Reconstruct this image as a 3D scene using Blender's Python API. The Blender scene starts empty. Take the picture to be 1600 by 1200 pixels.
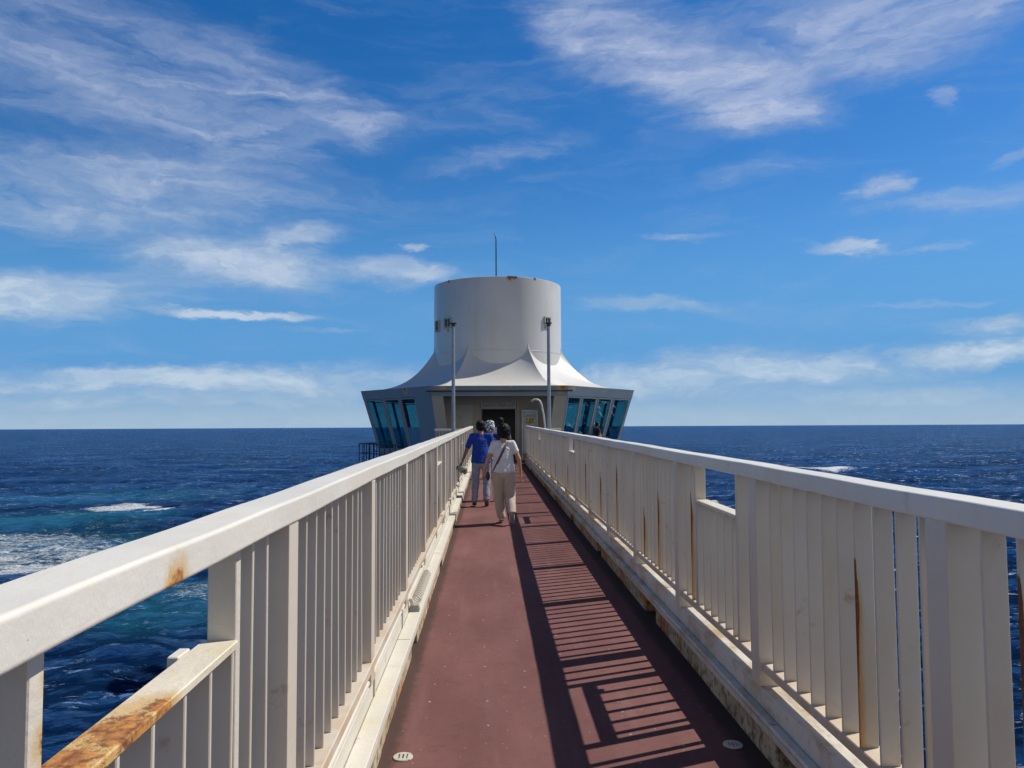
import bpy, bmesh, math, random
import numpy as np
from mathutils import Vector, Matrix, Euler
from mathutils.bvhtree import BVHTree
random.seed(7)
R = math.radians
sc = bpy.context.scene
COL = sc.collection

# ---------------------------------------------------------------- camera
F = 1200.0
YAW, PITCH, ROLL = R(1.72), R(3.15), R(0.29)
EYE = 1.65
cam = bpy.data.cameras.new('camera'); cam.sensor_width = 36; cam.lens = 27.0
cam.clip_start = 0.05; cam.clip_end = 60000
camo = bpy.data.objects.new('camera', cam); COL.objects.link(camo)
fwd = Vector((math.sin(YAW)*math.cos(PITCH), math.cos(YAW)*math.cos(PITCH), math.sin(PITCH)))
rot = fwd.to_track_quat('-Z', 'Y').to_matrix() @ Matrix.Rotation(-ROLL, 3, 'Z')
camo.matrix_world = Matrix.Translation((0, 0, EYE)) @ rot.to_4x4()
sc.camera = camo
def ray(px, py):
    return (rot @ Vector(((px-800)/F, (600-py)/F, -1))).normalized()

# ---------------------------------------------------------------- sun, sky, exposure
SUN_AZ, SUN_EL = R(68), R(51.2)          # azimuth from the bridge direction (+Y) towards +X
sd = Vector((math.sin(SUN_AZ)*math.cos(SUN_EL), math.cos(SUN_AZ)*math.cos(SUN_EL), math.sin(SUN_EL)))
sun = bpy.data.lights.new('sun', 'SUN'); sun.energy = 5.0; sun.angle = R(0.5); sun.color = (1, .945, .85)
suno = bpy.data.objects.new('sun', sun); COL.objects.link(suno)
suno.rotation_euler = sd.to_track_quat('Z', 'Y').to_euler()
sc.view_settings.view_transform = 'Standard'; sc.view_settings.look = 'None'
sc.view_settings.exposure = 0.0; sc.view_settings.gamma = 1
sc.cycles.max_bounces = 8; sc.cycles.transparent_max_bounces = 12
sc.cycles.sample_clamp_indirect = 4
sc.cycles.use_denoising = True

world = bpy.data.worlds.new('World'); sc.world = world; world.use_nodes = True

class NT:
    def __init__(s, nt): s.nt = nt
    def n(s, typ, props=None, **ins):
        nd = s.nt.nodes.new(typ)
        for k, v in (props or {}).items(): setattr(nd, k, v)
        for k, v in ins.items():
            key = int(k[1:]) if k[0] == 'i' and k[1:].isdigit() else k.replace('_', ' ')
            s.put(nd.inputs[key], v)
        return nd
    def put(s, sock, v):
        if isinstance(v, bpy.types.NodeSocket): s.nt.links.new(v, sock)
        elif isinstance(v, bpy.types.Node): s.nt.links.new(v.outputs[0], sock)
        else:
            if isinstance(v, (tuple, list)) and sock.type == 'RGBA' and len(v) == 3: v = (*v, 1)
            sock.default_value = v
    def m(s, op, a, b=0.0, c=0.0, clamp=False):
        nd = s.n('ShaderNodeMath', {'operation': op, 'use_clamp': clamp}); s.put(nd.inputs[0], a)
        s.put(nd.inputs[1], b); s.put(nd.inputs[2], c); return nd.outputs[0]
    def vm(s, op, a, b=(0, 0, 0)):
        nd = s.n('ShaderNodeVectorMath', {'operation': op}); s.put(nd.inputs[0], a); s.put(nd.inputs[1], b)
        return nd.outputs[0]
    def smooth(s, x, a, b, lo=0.0, hi=1.0):
        nd = s.n('ShaderNodeMapRange', {'interpolation_type': 'SMOOTHSTEP'})
        for i, v in enumerate((x, a, b, lo, hi)): s.put(nd.inputs[i], v)
        return nd.outputs[0]
    def mixc(s, f, a, b, blend='MIX'):
        nd = s.n('ShaderNodeMix', {'data_type': 'RGBA', 'blend_type': blend})
        s.put(nd.inputs[0], f); s.put(nd.inputs[6], a); s.put(nd.inputs[7], b); return nd.outputs[2]
    def noise(s, vec, scale, detail=4, rough=.55, dist=0.0, out=0):
        nd = s.n('ShaderNodeTexNoise', None, Vector=vec, Scale=scale, Detail=detail, Roughness=rough, Distortion=dist)
        return nd.outputs[out]
    def comb(s, x=0.0, y=0.0, z=0.0):
        nd = s.n('ShaderNodeCombineXYZ'); s.put(nd.inputs[0], x); s.put(nd.inputs[1], y); s.put(nd.inputs[2], z)
        return nd.outputs[0]
    def scale(s, vec, v): return s.vm('MULTIPLY', vec, v)

def build_world():
    nt = world.node_tree; nt.nodes.clear(); W = NT(nt)
    sky = W.n('ShaderNodeTexSky', {'sky_type': 'NISHITA', 'sun_disc': False, 'sun_elevation': SUN_EL,
              'sun_rotation': SUN_AZ, 'altitude': 10, 'air_density': 1.0, 'dust_density': 0.25, 'ozone_density': 2.2})
    tc = W.n('ShaderNodeTexCoord').outputs['Generated']
    sep = W.n('ShaderNodeSeparateXYZ', None, Vector=tc)
    x, y, z = sep.outputs
    az = W.m('ARCTAN2', x, y)
    hl = W.m('SQRT', W.m('ADD', W.m('MULTIPLY', x, x), W.m('MULTIPLY', y, y)))
    el = W.m('DIVIDE', z, W.m('MAXIMUM', hl, .02))
    p = W.comb(az, el, 0)
    # ragged, wind-drawn domain
    w1 = W.noise(W.scale(p, (1, 2.2, 1)), 5, 5, .6, out=1)
    w2 = W.noise(W.scale(p, (1, 2.5, 1)), 22, 5, .65, out=1)
    wp = W.vm('ADD', p, W.scale(W.vm('SUBTRACT', w1, (.5, .5, .5)), (.16, .05, 0)))
    wp = W.vm('ADD', wp, W.scale(W.vm('SUBTRACT', w2, (.5, .5, .5)), (.05, .022, 0)))
    blobs = [ # px, py, rx, ry, angle(down to the right +), strength
        (180,110,480,150,8,.62),(150,300,470,95,-3,.58),(470,130,240,60,22,.30),(540,195,120,26,24,.42),(720,180,260,60,-5,.2),
        (300,225,260,60,0,.15),(790,245,240,34,-14,.42),(390,412,240,54,0,.85),(480,368,90,30,-8,.8),(300,395,100,38,4,.7),
        (610,425,120,36,3,.8),(70,465,260,56,-6,.9),(365,497,135,11,1,1.1),(650,392,42,11,0,.7),
        (490,522,90,8,0,.4),(930,45,170,110,20,.75),(1090,120,250,90,22,.78),(1200,150,110,80,15,.75),(1400,45,330,95,-6,.74),(1240,15,300,60,0,.4),
        (1180,265,100,30,-5,.3),(1355,290,62,26,-3,.85),(1500,312,210,36,5,.42),(1462,155,32,26,0,.5),(1310,388,80,12,12,.7),
        (1000,475,150,20,5,.6),(1070,364,100,11,2,.42),(1460,392,70,9,3,.4),(1530,556,150,24,-2,.95),(1540,515,120,18,2,.55),
        (1590,238,60,12,-15,.5),(1130,582,340,46,-2,.85),(940,600,160,34,0,.55),(1400,615,420,26,0,.5),(150,586,640,24,-2,.72),(520,600,500,26,0,.6),(250,625,600,20,0,.4),(1480,475,110,8,2,.4)]
    acc = None
    for px, py, rx, ry, ang, st in blobs:
        d = ray(px, py); a = math.atan2(d.x, d.y); e = d.z/math.hypot(d.x, d.y)
        mp = W.n('ShaderNodeMapping', {'vector_type': 'TEXTURE'}, Vector=wp, Location=(a, e, 0),
                 Rotation=(0, 0, R(-ang)), Scale=(rx/F, ry/F, 1))
        g = W.n('ShaderNodeTexGradient', {'gradient_type': 'SPHERICAL'}, Vector=mp.outputs[0]).outputs[1]
        t = W.m('MULTIPLY', W.smooth(g, 0, .75), st)
        if acc is None: acc = t
        else:  # screen
            acc = W.m('SUBTRACT', W.m('ADD', acc, t), W.m('MULTIPLY', acc, t))
    # fibres: noise stretched along slanting wind
    rotp = W.n('ShaderNodeMapping', None, Vector=wp, Rotation=(0, 0, R(7)), Scale=(1, 4.2, 1)).outputs[0]
    f1 = W.noise(rotp, 5, 9, .60, .8)
    f2 = W.noise(W.scale(wp, (1, 1.9, 1)), 26, 8, .65, .4)
    fib = W.m('ADD', W.m('MULTIPLY', f1, .76), W.m('MULTIPLY', f2, .24))
    fac = W.smooth(W.m('ADD', fib, W.m('MULTIPLY', acc, .26)), .36, .92)
    dens = W.m('MULTIPLY', fac, W.m('MULTIPLY', acc, 1.9))
    dens = W.m('MULTIPLY', dens, W.m('SUBTRACT', 1.0, W.m('MULTIPLY', W.m('MINIMUM', dens, 1.2), .36)))
    # thin veil and the pale band above the horizon
    veil = W.m('MULTIPLY', W.smooth(f1, .45, .85, 0, .2), W.smooth(z, .75, .5))
    low = W.smooth(el, .0, .05, .45, 0.0)
    lown = W.m('MULTIPLY', low, W.smooth(W.noise(W.scale(p, (1, 7, 1)), 5, 6, .6), .3, .7, .65, 1.1))
    dens = W.m('ADD', dens, veil)
    dens = W.m('MAXIMUM', dens, lown)
    # bright unseen cloud behind the viewer, added to lift and warm the shaded faces
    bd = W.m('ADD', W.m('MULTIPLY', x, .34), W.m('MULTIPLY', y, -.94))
    back_fill = W.m('MULTIPLY', W.smooth(bd, .45, .85), W.smooth(W.noise(W.scale(tc, (1, 1, 2)), 2.2, 5, .6), .30, .50))
    back_fill = W.m('MULTIPLY', back_fill, W.smooth(z, .62, .35))
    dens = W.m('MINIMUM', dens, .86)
    dens = W.m('MAXIMUM', dens, W.m('MULTIPLY', back_fill, .88))
    skyc = W.n('ShaderNodeHueSaturation', None, Hue=.5, Saturation=1.42, Value=.93, Color=sky).outputs[0]
    skyc = W.mixc(1.0, skyc, (.80, .95, 1.12), 'MULTIPLY')
    skyc = W.mixc(W.smooth(z, .52, .85), skyc, W.mixc(1.0, skyc, (.52, .48, .50), 'MULTIPLY'))  # zenith above the view dimmed to deepen the shade
    # the pale greenish rim of the model sky becomes blue haze
    skyc = W.mixc(W.smooth(el, .05, .34, .9, 0), skyc, W.mixc(W.smooth(el, .0, .075), (2.9, 4.6, 6.7), (.95, 3.2, 6.7)))
    cloud = W.mixc(W.smooth(el, .0, .5), (4.7, 5.9, 7.1), (3.9, 4.7, 6.6))
    cloud = W.mixc(W.smooth(dens, .45, .8), cloud, W.mixc(1.0, cloud, (1.28, 1.20, 1.12), 'MULTIPLY'))
    cloud = W.mixc(W.smooth(f2, .3, .7, .0, 1.0), W.mixc(1.0, cloud, (.86, .88, .93), 'MULTIPLY'), cloud)
    cloud = W.mixc(W.smooth(y, -.1, -.5), cloud, (8.2, 7.3, 6.0))  # added rear cloud coloured warm for the shaded faces
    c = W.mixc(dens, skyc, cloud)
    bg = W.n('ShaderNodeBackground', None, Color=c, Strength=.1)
    out = W.n('ShaderNodeOutputWorld', None, Surface=bg)
build_world()

# ---------------------------------------------------------------- mesh helpers
def tag(o, label=None, cat=None, group=None, kind=None):
    if label: o['label'] = label
    if cat: o['category'] = cat
    if group: o['group'] = group
    if kind: o['kind'] = kind
    return o
def empty(name, loc=(0, 0, 0), **k):
    o = bpy.data.objects.new(name, None); COL.objects.link(o); o.location = loc; o.empty_display_size = .2
    return tag(o, **k)
def link(name, me, mat, parent=None, loc=None):
    o = bpy.data.objects.new(name, me); COL.objects.link(o)
    if mat is not None: me.materials.clear(); me.materials.append(mat)
    if loc is not None: o.location = loc
    if parent is not None:
        o.parent = parent
        o.matrix_parent_inverse = Matrix.Translation(world_loc(parent)).inverted()
    return o
def world_loc(o):
    v = Vector(o.location)
    return v if o.parent is None else v
def mesh(name, verts, faces, mat, parent=None, smooth=False):
    me = bpy.data.meshes.new(name); me.from_pydata([tuple(v) for v in verts], [], faces); me.update()
    if smooth: me.polygons.foreach_set('use_smooth', [True]*len(me.polygons))
    return link(name, me, mat, parent)
SL = 0.0088
DZ = -0.10          # deck level below the railing datum (eye 1.75 m above the deck)
CZ = DZ+.21         # curb cap
LZ = .21            # raised ledge that carries the railing
def shear(bm):
    for v in bm.verts: v.co.z += SL*v.co.y
class BM:
    """collects shapes; build() links them as one mesh object"""
    def __init__(s): s.b = bmesh.new()
    def box(s, x0, x1, y0, y1, z0, z1, bev=0.0, seg=1, ysub=0):
        b = s.b
        r = bmesh.ops.create_cube(b, size=1)
        vs = r['verts']
        for v in vs:
            v.co = Vector(((x0+x1)/2+v.co.x*(x1-x0), (y0+y1)/2+v.co.y*(y1-y0), (z0+z1)/2+v.co.z*(z1-z0)))
        if bev > 0:
            es = list({e for v in vs for e in v.link_edges})
            bmesh.ops.bevel(b, geom=es, offset=bev, segments=seg, affect='EDGES', profile=.5)
        return s
    def prism(s, pts_bot, pts_top):
        n = len(pts_bot); vb = [s.b.verts.new(p) for p in pts_bot]; vt = [s.b.verts.new(p) for p in pts_top]
        s.b.faces.new(list(reversed(vb))); s.b.faces.new(vt)
        for i in range(n):
            j = (i+1) % n; s.b.faces.new((vb[i], vb[j], vt[j], vt[i]))
        return s
    def tube(s, pts, r, n=10, caps=True):
        pts = [Vector(p) for p in pts]; rs = r if isinstance(r, (list, tuple)) else [r]*len(pts)
        rings = []; up = None
        for i, p in enumerate(pts):
            t = (pts[min(i+1, len(pts)-1)]-pts[max(i-1, 0)]).normalized()
            if up is None: up = t.orthogonal().normalized()
            up = (up - t*up.dot(t)).normalized(); sdv = t.cross(up)
            rings.append([s.b.verts.new(p + (up*math.cos(a)+sdv*math.sin(a))*rs[i]) for a in [2*math.pi*k/n for k in range(n)]])
        for a, b in zip(rings, rings[1:]):
            for k in range(n): s.b.faces.new((a[k], a[(k+1) % n], b[(k+1) % n], b[k]))
        if caps: s.b.faces.new(list(reversed(rings[0]))); s.b.faces.new(rings[-1])
        return s
    def cyl(s, c, r, z0, z1, n=24): return s.tube([(c[0], c[1], z0), (c[0], c[1], z1)], r, n)
    def build(s, name, mat, parent=None, slope=False, smooth=False, loc=None, auto=None):
        if slope: shear(s.b)
        bmesh.ops.recalc_face_normals(s.b, faces=s.b.faces[:])
        me = bpy.data.meshes.new(name); s.b.to_mesh(me); s.b.free()
        if smooth:
            me.polygons.foreach_set('use_smooth', [True]*len(me.polygons))
            if auto: me.set_sharp_from_angle(angle=R(auto))
        return link(name, me, mat, parent, loc)

# ---------------------------------------------------------------- materials
MATS = {}
def newmat(name):
    m = bpy.data.materials.new(name); m.use_nodes = True; nt = m.node_tree; nt.nodes.clear()
    return m, NT(nt)
def finish(m, N, color, rough=.5, spec=.5, normal=None, metal=0.0, **extra):
    p = N.n('ShaderNodeBsdfPrincipled')
    N.put(p.inputs['Base Color'], color); N.put(p.inputs['Roughness'], rough)
    N.put(p.inputs['Specular IOR Level'], spec); N.put(p.inputs['Metallic'], metal)
    for k, v in extra.items(): N.put(p.inputs[k.replace('_', ' ')], v)
    if normal is not None: N.put(p.inputs['Normal'], normal)
    N.n('ShaderNodeOutputMaterial', None, Surface=p.outputs[0])
    return m
def pos(N): return N.n('ShaderNodeNewGeometry').outputs['Position']
def plain(name, col, rough=.6, spec=.5, var=.12, vs=6, bump=.0, bs=60, metal=0.0):
    m, N = newmat(name); P = pos(N)
    n = N.noise(P, vs, 5, .6)
    dark = tuple(c*(1-var) for c in col); lite = tuple(min(1, c*(1+var)) for c in col)
    c = N.mixc(N.smooth(n, .3, .7), dark, lite)
    nor = None
    if bump: nor = N.n('ShaderNodeBump', None, Strength=bump, Distance=.01, Height=N.noise(P, bs, 4)).outputs[0]
    return finish(m, N, c, rough, spec, nor, metal)

def painted(name, col, rust=.5, base_rust=0.0, drips=.5, rough=.42, lumps=.25, zbase=None, spec=.5, seed=0.0, scl=1.0, spots=(), weather=.45, wcol=None):
    """thick sea-worn paint: brush lumps, grime, rust blooms and rust drips"""
    m, N = newmat(name); P = N.vm('ADD', pos(N), (seed, seed*1.7, 0))
    sep = N.n('ShaderNodeSeparateXYZ', None, Vector=P)
    big = N.noise(P, 1.6*scl, 5, .6); med = N.noise(P, 9*scl, 6, .62)
    c = N.mixc(N.smooth(big, .3, .72), tuple(x*.93 for x in col), tuple(min(1, x*1.03) for x in col))
    # yellowish weathering
    c = N.mixc(N.smooth(N.noise(N.scale(P, (3, 3, .8)), 1.3*scl, 6, .65), .48, .74, 0, weather), c, wcol or (col[0]*.9, col[1]*.78, col[2]*.55))
    if wcol:
        g_ = N.m('MULTIPLY', N.smooth(N.noise(N.scale(P, (2.5, 1, 1.5)), 2.3*scl, 6, .7), .44, .62), .8)
        c = N.mixc(g_, c, N.mixc(N.noise(P, 11, 5, .7), wcol, (.30, .20, .10)))
    # drips: strongly stretched vertically
    dn = N.noise(N.scale(P, (14*scl, 14*scl, .55*scl)), 1.0, 4, .55)
    dg = N.noise(N.scale(P, (1, 1, 1.2)), 1.7*scl, 3, .5)
    d = N.m('MULTIPLY', N.smooth(dn, .60, .74), N.smooth(dg, .50, .66))
    d = N.m('MULTIPLY', d, drips)
    c = N.mixc(d, c, (.42, .19, .055))
    # blooms
    b = N.m('MULTIPLY', N.smooth(med, .60, .72), N.smooth(N.noise(P, 1.1*scl, 3, .5), .50, .64))
    b = N.m('MULTIPLY', b, rust)
    for sx, sy, sz, sr in spots:
        dd = N.n('ShaderNodeVectorMath', {'operation': 'DISTANCE'}, i0=pos(N), i1=(sx, sy, sz)).outputs[1]
        dd = N.m('ADD', N.m('DIVIDE', dd, sr), N.m('MULTIPLY', N.m('SUBTRACT', N.noise(P, 45, 4, .7), .5), 1.6))
        b = N.m('MAXIMUM', b, N.smooth(dd, .6, .95, .95, 0))
        c = N.mixc(N.smooth(dd, .8, 2.3, .75, 0), c, (.56, .36, .12))
    rc = N.mixc(N.smooth(N.noise(P, 34, 5, .7), .35, .65), (.50, .22, .05), (.14, .035, .012))
    c = N.mixc(b, c, rc)
    if zbase is not None:   # rust collecting at the foot
        zz = N.m('SUBTRACT', sep.outputs[2], N.m('MULTIPLY', sep.outputs[1], SL))
        low = N.m('MULTIPLY', N.smooth(zz, zbase, zbase+.12, 1, 0), N.smooth(N.noise(P, 3, 4, .6), .42, .62))
        c = N.mixc(N.m('MULTIPLY', low, base_rust), c, (.50, .27, .08))
    sp = N.smooth(N.noise(P, 70, 3, .6), .73, .78, 0, .5)
    c = N.mixc(sp, c, (.18, .12, .07))
    h = N.m('ADD', N.m('MULTIPLY', N.noise(P, 14, 4, .55), 1.0), N.m('MULTIPLY', N.noise(P, 60, 4, .6), .35))
    h = N.m('ADD', h, N.m('MULTIPLY', b, .5))
    nor = N.n('ShaderNodeBump', None, Strength=lumps, Distance=.012, Height=h).outputs[0]
    rg = N.m('ADD', rough, N.m('MULTIPLY', b, .4))
    return finish(m, N, c, rg, spec, nor)

WHITE = (.72, .68, .59)
M = {}
M['rail'] = painted('rail_paint', (.68, .645, .565), rust=.25, drips=.10, lumps=.22, spots=[(-.637, 1.60, 1.335, .035), (-.637, 1.57, 1.33, .02), (-.637, .9, 1.335, .02), (1.446, 4.6, 1.41, .008)])
M['bar'] = painted('bar_paint', (.60, .54, .45), rust=.55, drips=.75, base_rust=.55, zbase=.28, lumps=.12)
M['barrust'] = painted('rusty_bar_paint', (.52, .42, .29), rust=1.0, drips=1.6, base_rust=1.0, zbase=.28, lumps=.3, seed=3.3)
M['cap'] = painted('clean_curb_paint', (.63, .60, .52), rust=.55, drips=.15, lumps=.35, weather=.4, seed=8.0)
M['capdirty'] = painted('curb_paint', (.62, .59, .51), rust=.95, drips=.15, lumps=.4, weather=.95, wcol=(.46, .35, .18), seed=5.0)
M['jamb'] = painted('rusty_jamb_paint', (.62, .57, .48), rust=.4, drips=.4, lumps=.3, seed=2.0, spots=[(-.672, 1.212, z_, .015+.010*(i_ % 2)) for i_, z_ in enumerate((1.27, 1.18, 1.10, 1.03, .95, .86, .75, .62))])
M['sill'] = painted('sill_paint', (.68, .61, .47), rust=1.0, drips=.2, lumps=.5, seed=11.0, scl=1.6, spots=[(-.70, 1.22, 1.085, .14), (-.68, 1.50, 1.085, .10), (-.72, 1.36, 1.085, .07), (-.66, 1.62, 1.08, .05)])
M['drum'] = painted('drum_paint', (.60, .58, .535), spots=[(.95, 34.35, 8.32, .10), (1.15, 34.4, 8.36, .08), (-2.6, 36.2, 6.05, .10), (-1.9, 35.3, 6.1, .07), (-1.85, 35.3, 8.35, .06), (2.6, 35.2, 6.2, .06)], rust=.3, drips=.4, lumps=.05, scl=.3, rough=.30, spec=.5)
M['roof'] = painted('roof_paint', (.57, .56, .53), rust=.02, drips=.0, lumps=.05, scl=.3, rough=.38)
M['wall'] = painted('wall_paint', (.20, .255, .295), rust=.25, drips=.35, lumps=.08, scl=.6)
M['fascia'] = painted('fascia_paint', (.215, .26, .28), spots=[(3.05, 31.5, 3.27, .16), (2.9, 31.45, 3.1, .10), (3.5, 31.9, 3.25, .09), (-1.9, 31.4, 3.27, .10), (-3.6, 33.0, 3.25, .12), (.9, 31.4, 3.29, .07), (5.1, 33.8, 3.25, .08)], rust=.7, drips=1.1, lumps=.1, scl=.8)
M['porch'] = painted('porch_paint', (.36, .33, .27), rust=.25, drips=.35, lumps=.08, scl=.7)
M['white'] = plain('white_metal', (.58, .58, .56), .45)
M['grey'] = plain('grey_metal', (.30, .30, .29), .5)
M['pole'] = plain('pole_metal', (.30, .32, .35), .42, metal=.35)
M['dark'] = plain('dark_metal', (.02, .022, .025), .45)
M['black'] = plain('black_void', (.008, .008, .009), .8)
M['floor'] = plain('interior_floor', (.10, .09, .08), .6)
M['ceil'] = plain('interior_ceiling', (.30, .31, .31), .8)
M['panel'] = plain('blue_panel', (.10, .22, .32), .5)

def streak_mat():
    """bar paint split along its inner edge, with a dark rust seam that bleeds orange downwards"""
    m, N = newmat('rust_split_bar_paint'); tc = N.n('ShaderNodeTexCoord').outputs['Object']; P = pos(N)
    s = N.n('ShaderNodeSeparateXYZ', None, Vector=tc).outputs; rnd = N.n('ShaderNodeObjectInfo').outputs['Random']
    ax = N.m('ABSOLUTE', s[0]); z = s[2]
    top = N.m('ADD', .32, N.m('MULTIPLY', rnd, .58))
    wob = N.m('MULTIPLY', N.m('SUBTRACT', N.noise(N.scale(P, (1, 1, .35)), 26, 5, .7), .5), .016)
    below = N.m('SUBTRACT', top, z)                      # distance under the start of the split
    on = N.smooth(below, 0, .02)
    wid = N.m('ADD', .002, N.m('MULTIPLY', N.smooth(below, 0, .18), N.smooth(below, .6, .15, .0, .010)))
    seam = N.m('MULTIPLY', N.smooth(N.m('DIVIDE', N.m('ABSOLUTE', N.m('ADD', ax, wob)), wid), .7, 1.0, 1, 0), on)
    seam = N.m('MULTIPLY', seam, N.smooth(below, .62, .35, .35, 1))
    halo = N.m('MULTIPLY', N.smooth(N.m('ADD', ax, N.m('MULTIPLY', wob, 2.0)), .006, .034, 1, 0), N.m('MULTIPLY', N.smooth(below, .02, .2), .85))
    tint = N.m('MULTIPLY', N.smooth(below, .1, .5), .38)
    big = N.noise(P, 2, 5, .6)
    c = N.mixc(N.smooth(big, .3, .72), (.56, .50, .41), (.61, .55, .46))
    c = N.mixc(tint, c, (.46, .33, .15)); c = N.mixc(halo, c, (.52, .26, .07))
    c = N.mixc(seam, c, N.mixc(N.noise(P, 60, 3), (.07, .02, .01), (.30, .11, .03)))
    nor = N.n('ShaderNodeBump', None, Strength=.3, Distance=.01, Height=N.m('ADD', N.noise(P, 20, 4), N.m('MULTIPLY', seam, -.8))).outputs[0]
    return finish(m, N, c, N.m('ADD', .45, N.m('MULTIPLY', seam, .4)), .4, nor)
M['streak'] = streak_mat()

def face_mat():
    """curb face: concrete, lime and rust"""
    m, N = newmat('curb_face_concrete'); P = pos(N)
    a = N.noise(N.scale(P, (1, .7, 1)), 4, 7, .65); b = N.noise(P, 17, 6, .65)
    c = N.mixc(N.smooth(a, .35, .65), (.34, .27, .16), (.55, .47, .33))
    c = N.mixc(N.smooth(b, .48, .62, 0, .85), c, (.15, .09, .045))
    r = N.m('MULTIPLY', N.smooth(N.noise(N.scale(P, (1, .45, 1)), 1.7, 4, .6), .50, .60), .85)
    c = N.mixc(r, c, N.mixc(N.smooth(b, .4, .6), (.50, .20, .05), (.22, .07, .02)))
    nor = N.n('ShaderNodeBump', None, Strength=.7, Distance=.01, Height=N.noise(P, 30, 6, .7)).outputs[0]
    return finish(m, N, c, .85, .25, nor)
M['face'] = face_mat()
M['notch'] = painted('notch_rust', (.25, .12, .05), rust=1, drips=.8, lumps=.5)

def deck_mat():
    m, N = newmat('red_deck_coating'); P = pos(N)
    big = N.noise(N.scale(P, (1.2, .5, 1)), 1.3, 6, .6); fine = N.noise(P, 260, 3, .6); mid = N.noise(P, 14, 6, .65)
    c = N.mixc(N.smooth(big, .3, .7), (.140, .064, .060), (.190, .090, .084))
    c = N.mixc(N.smooth(mid, .5, .75, 0, .45), c, (.105, .05, .045))
    tr = N.noise(N.scale(P, (5, .35, 1)), 1.0, 6, .62)
    c = N.mixc(N.smooth(tr, .52, .72, 0, .35), c, (.235, .135, .125))
    c = N.mixc(N.smooth(N.noise(P, 3.1, 7, .7, .5), .60, .70, 0, .45), c, (.085, .042, .038))
    c = N.mixc(N.smooth(fine, .55, .75, 0, .35), c, (.26, .15, .14))
    c = N.mixc(N.smooth(fine, .25, .42, .4, 0), c, (.06, .028, .025))
    # chips and droppings
    for s, t, st in ((3.6, .028, .95), (8.5, .034, .85)):
        v = N.n('ShaderNodeTexVoronoi', {'feature': 'F1', 'voronoi_dimensions': '2D'}, Vector=N.vm('ADD', P, N.scale(N.noise(P, 40, 2, .5, out=1), (.02, .02, 0))), Scale=s)
        pick = N.smooth(N.n('ShaderNodeSeparateXYZ', None, Vector=v.outputs['Color']).outputs[0], .66, .68)
        chip = N.m('MULTIPLY', N.m('MULTIPLY', N.smooth(v.outputs['Distance'], t*.7, t, 1, 0), pick), st)
        c = N.mixc(chip, c, (.42, .35, .32))
    sep = N.n('ShaderNodeSeparateXYZ', None, Vector=P)
    # darker line along both curbs
    ex = N.m('ABSOLUTE', N.m('SUBTRACT', sep.outputs[0], .403))
    edge = N.m('MULTIPLY', N.smooth(N.m('ADD', ex, N.m('MULTIPLY', mid, .09)), .91, .975), .75)
    c = N.mixc(edge, c, (.055, .04, .032))
    h = N.m('ADD', N.noise(P, 190, 4, .7), N.m('MULTIPLY', mid, .4))
    nor = N.n('ShaderNodeBump', None, Strength=.5, Distance=.006, Height=h).outputs[0]
    return finish(m, N, c, .78, .10, nor)
M['deck'] = deck_mat()

def glass_mat(name, tint, refl=.12):
    m, N = newmat(name)
    t = N.n('ShaderNodeBsdfTransparent', None, Color=tint); g = N.n('ShaderNodeBsdfGlossy', None, Roughness=.02, Color=(.8, .9, .95))
    fr = N.n('ShaderNodeFresnel', None, IOR=1.45).outputs[0]
    mx = N.n('ShaderNodeMixShader', None); N.put(mx.inputs[0], N.m('MINIMUM', fr, refl))
    N.put(mx.inputs[1], t.outputs[0]); N.put(mx.inputs[2], g.outputs[0])
    N.n('ShaderNodeOutputMaterial', None, Surface=mx.outputs[0]); return m
M['glass'] = glass_mat('tinted_window_glass', (.43, .66, .70))

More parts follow.
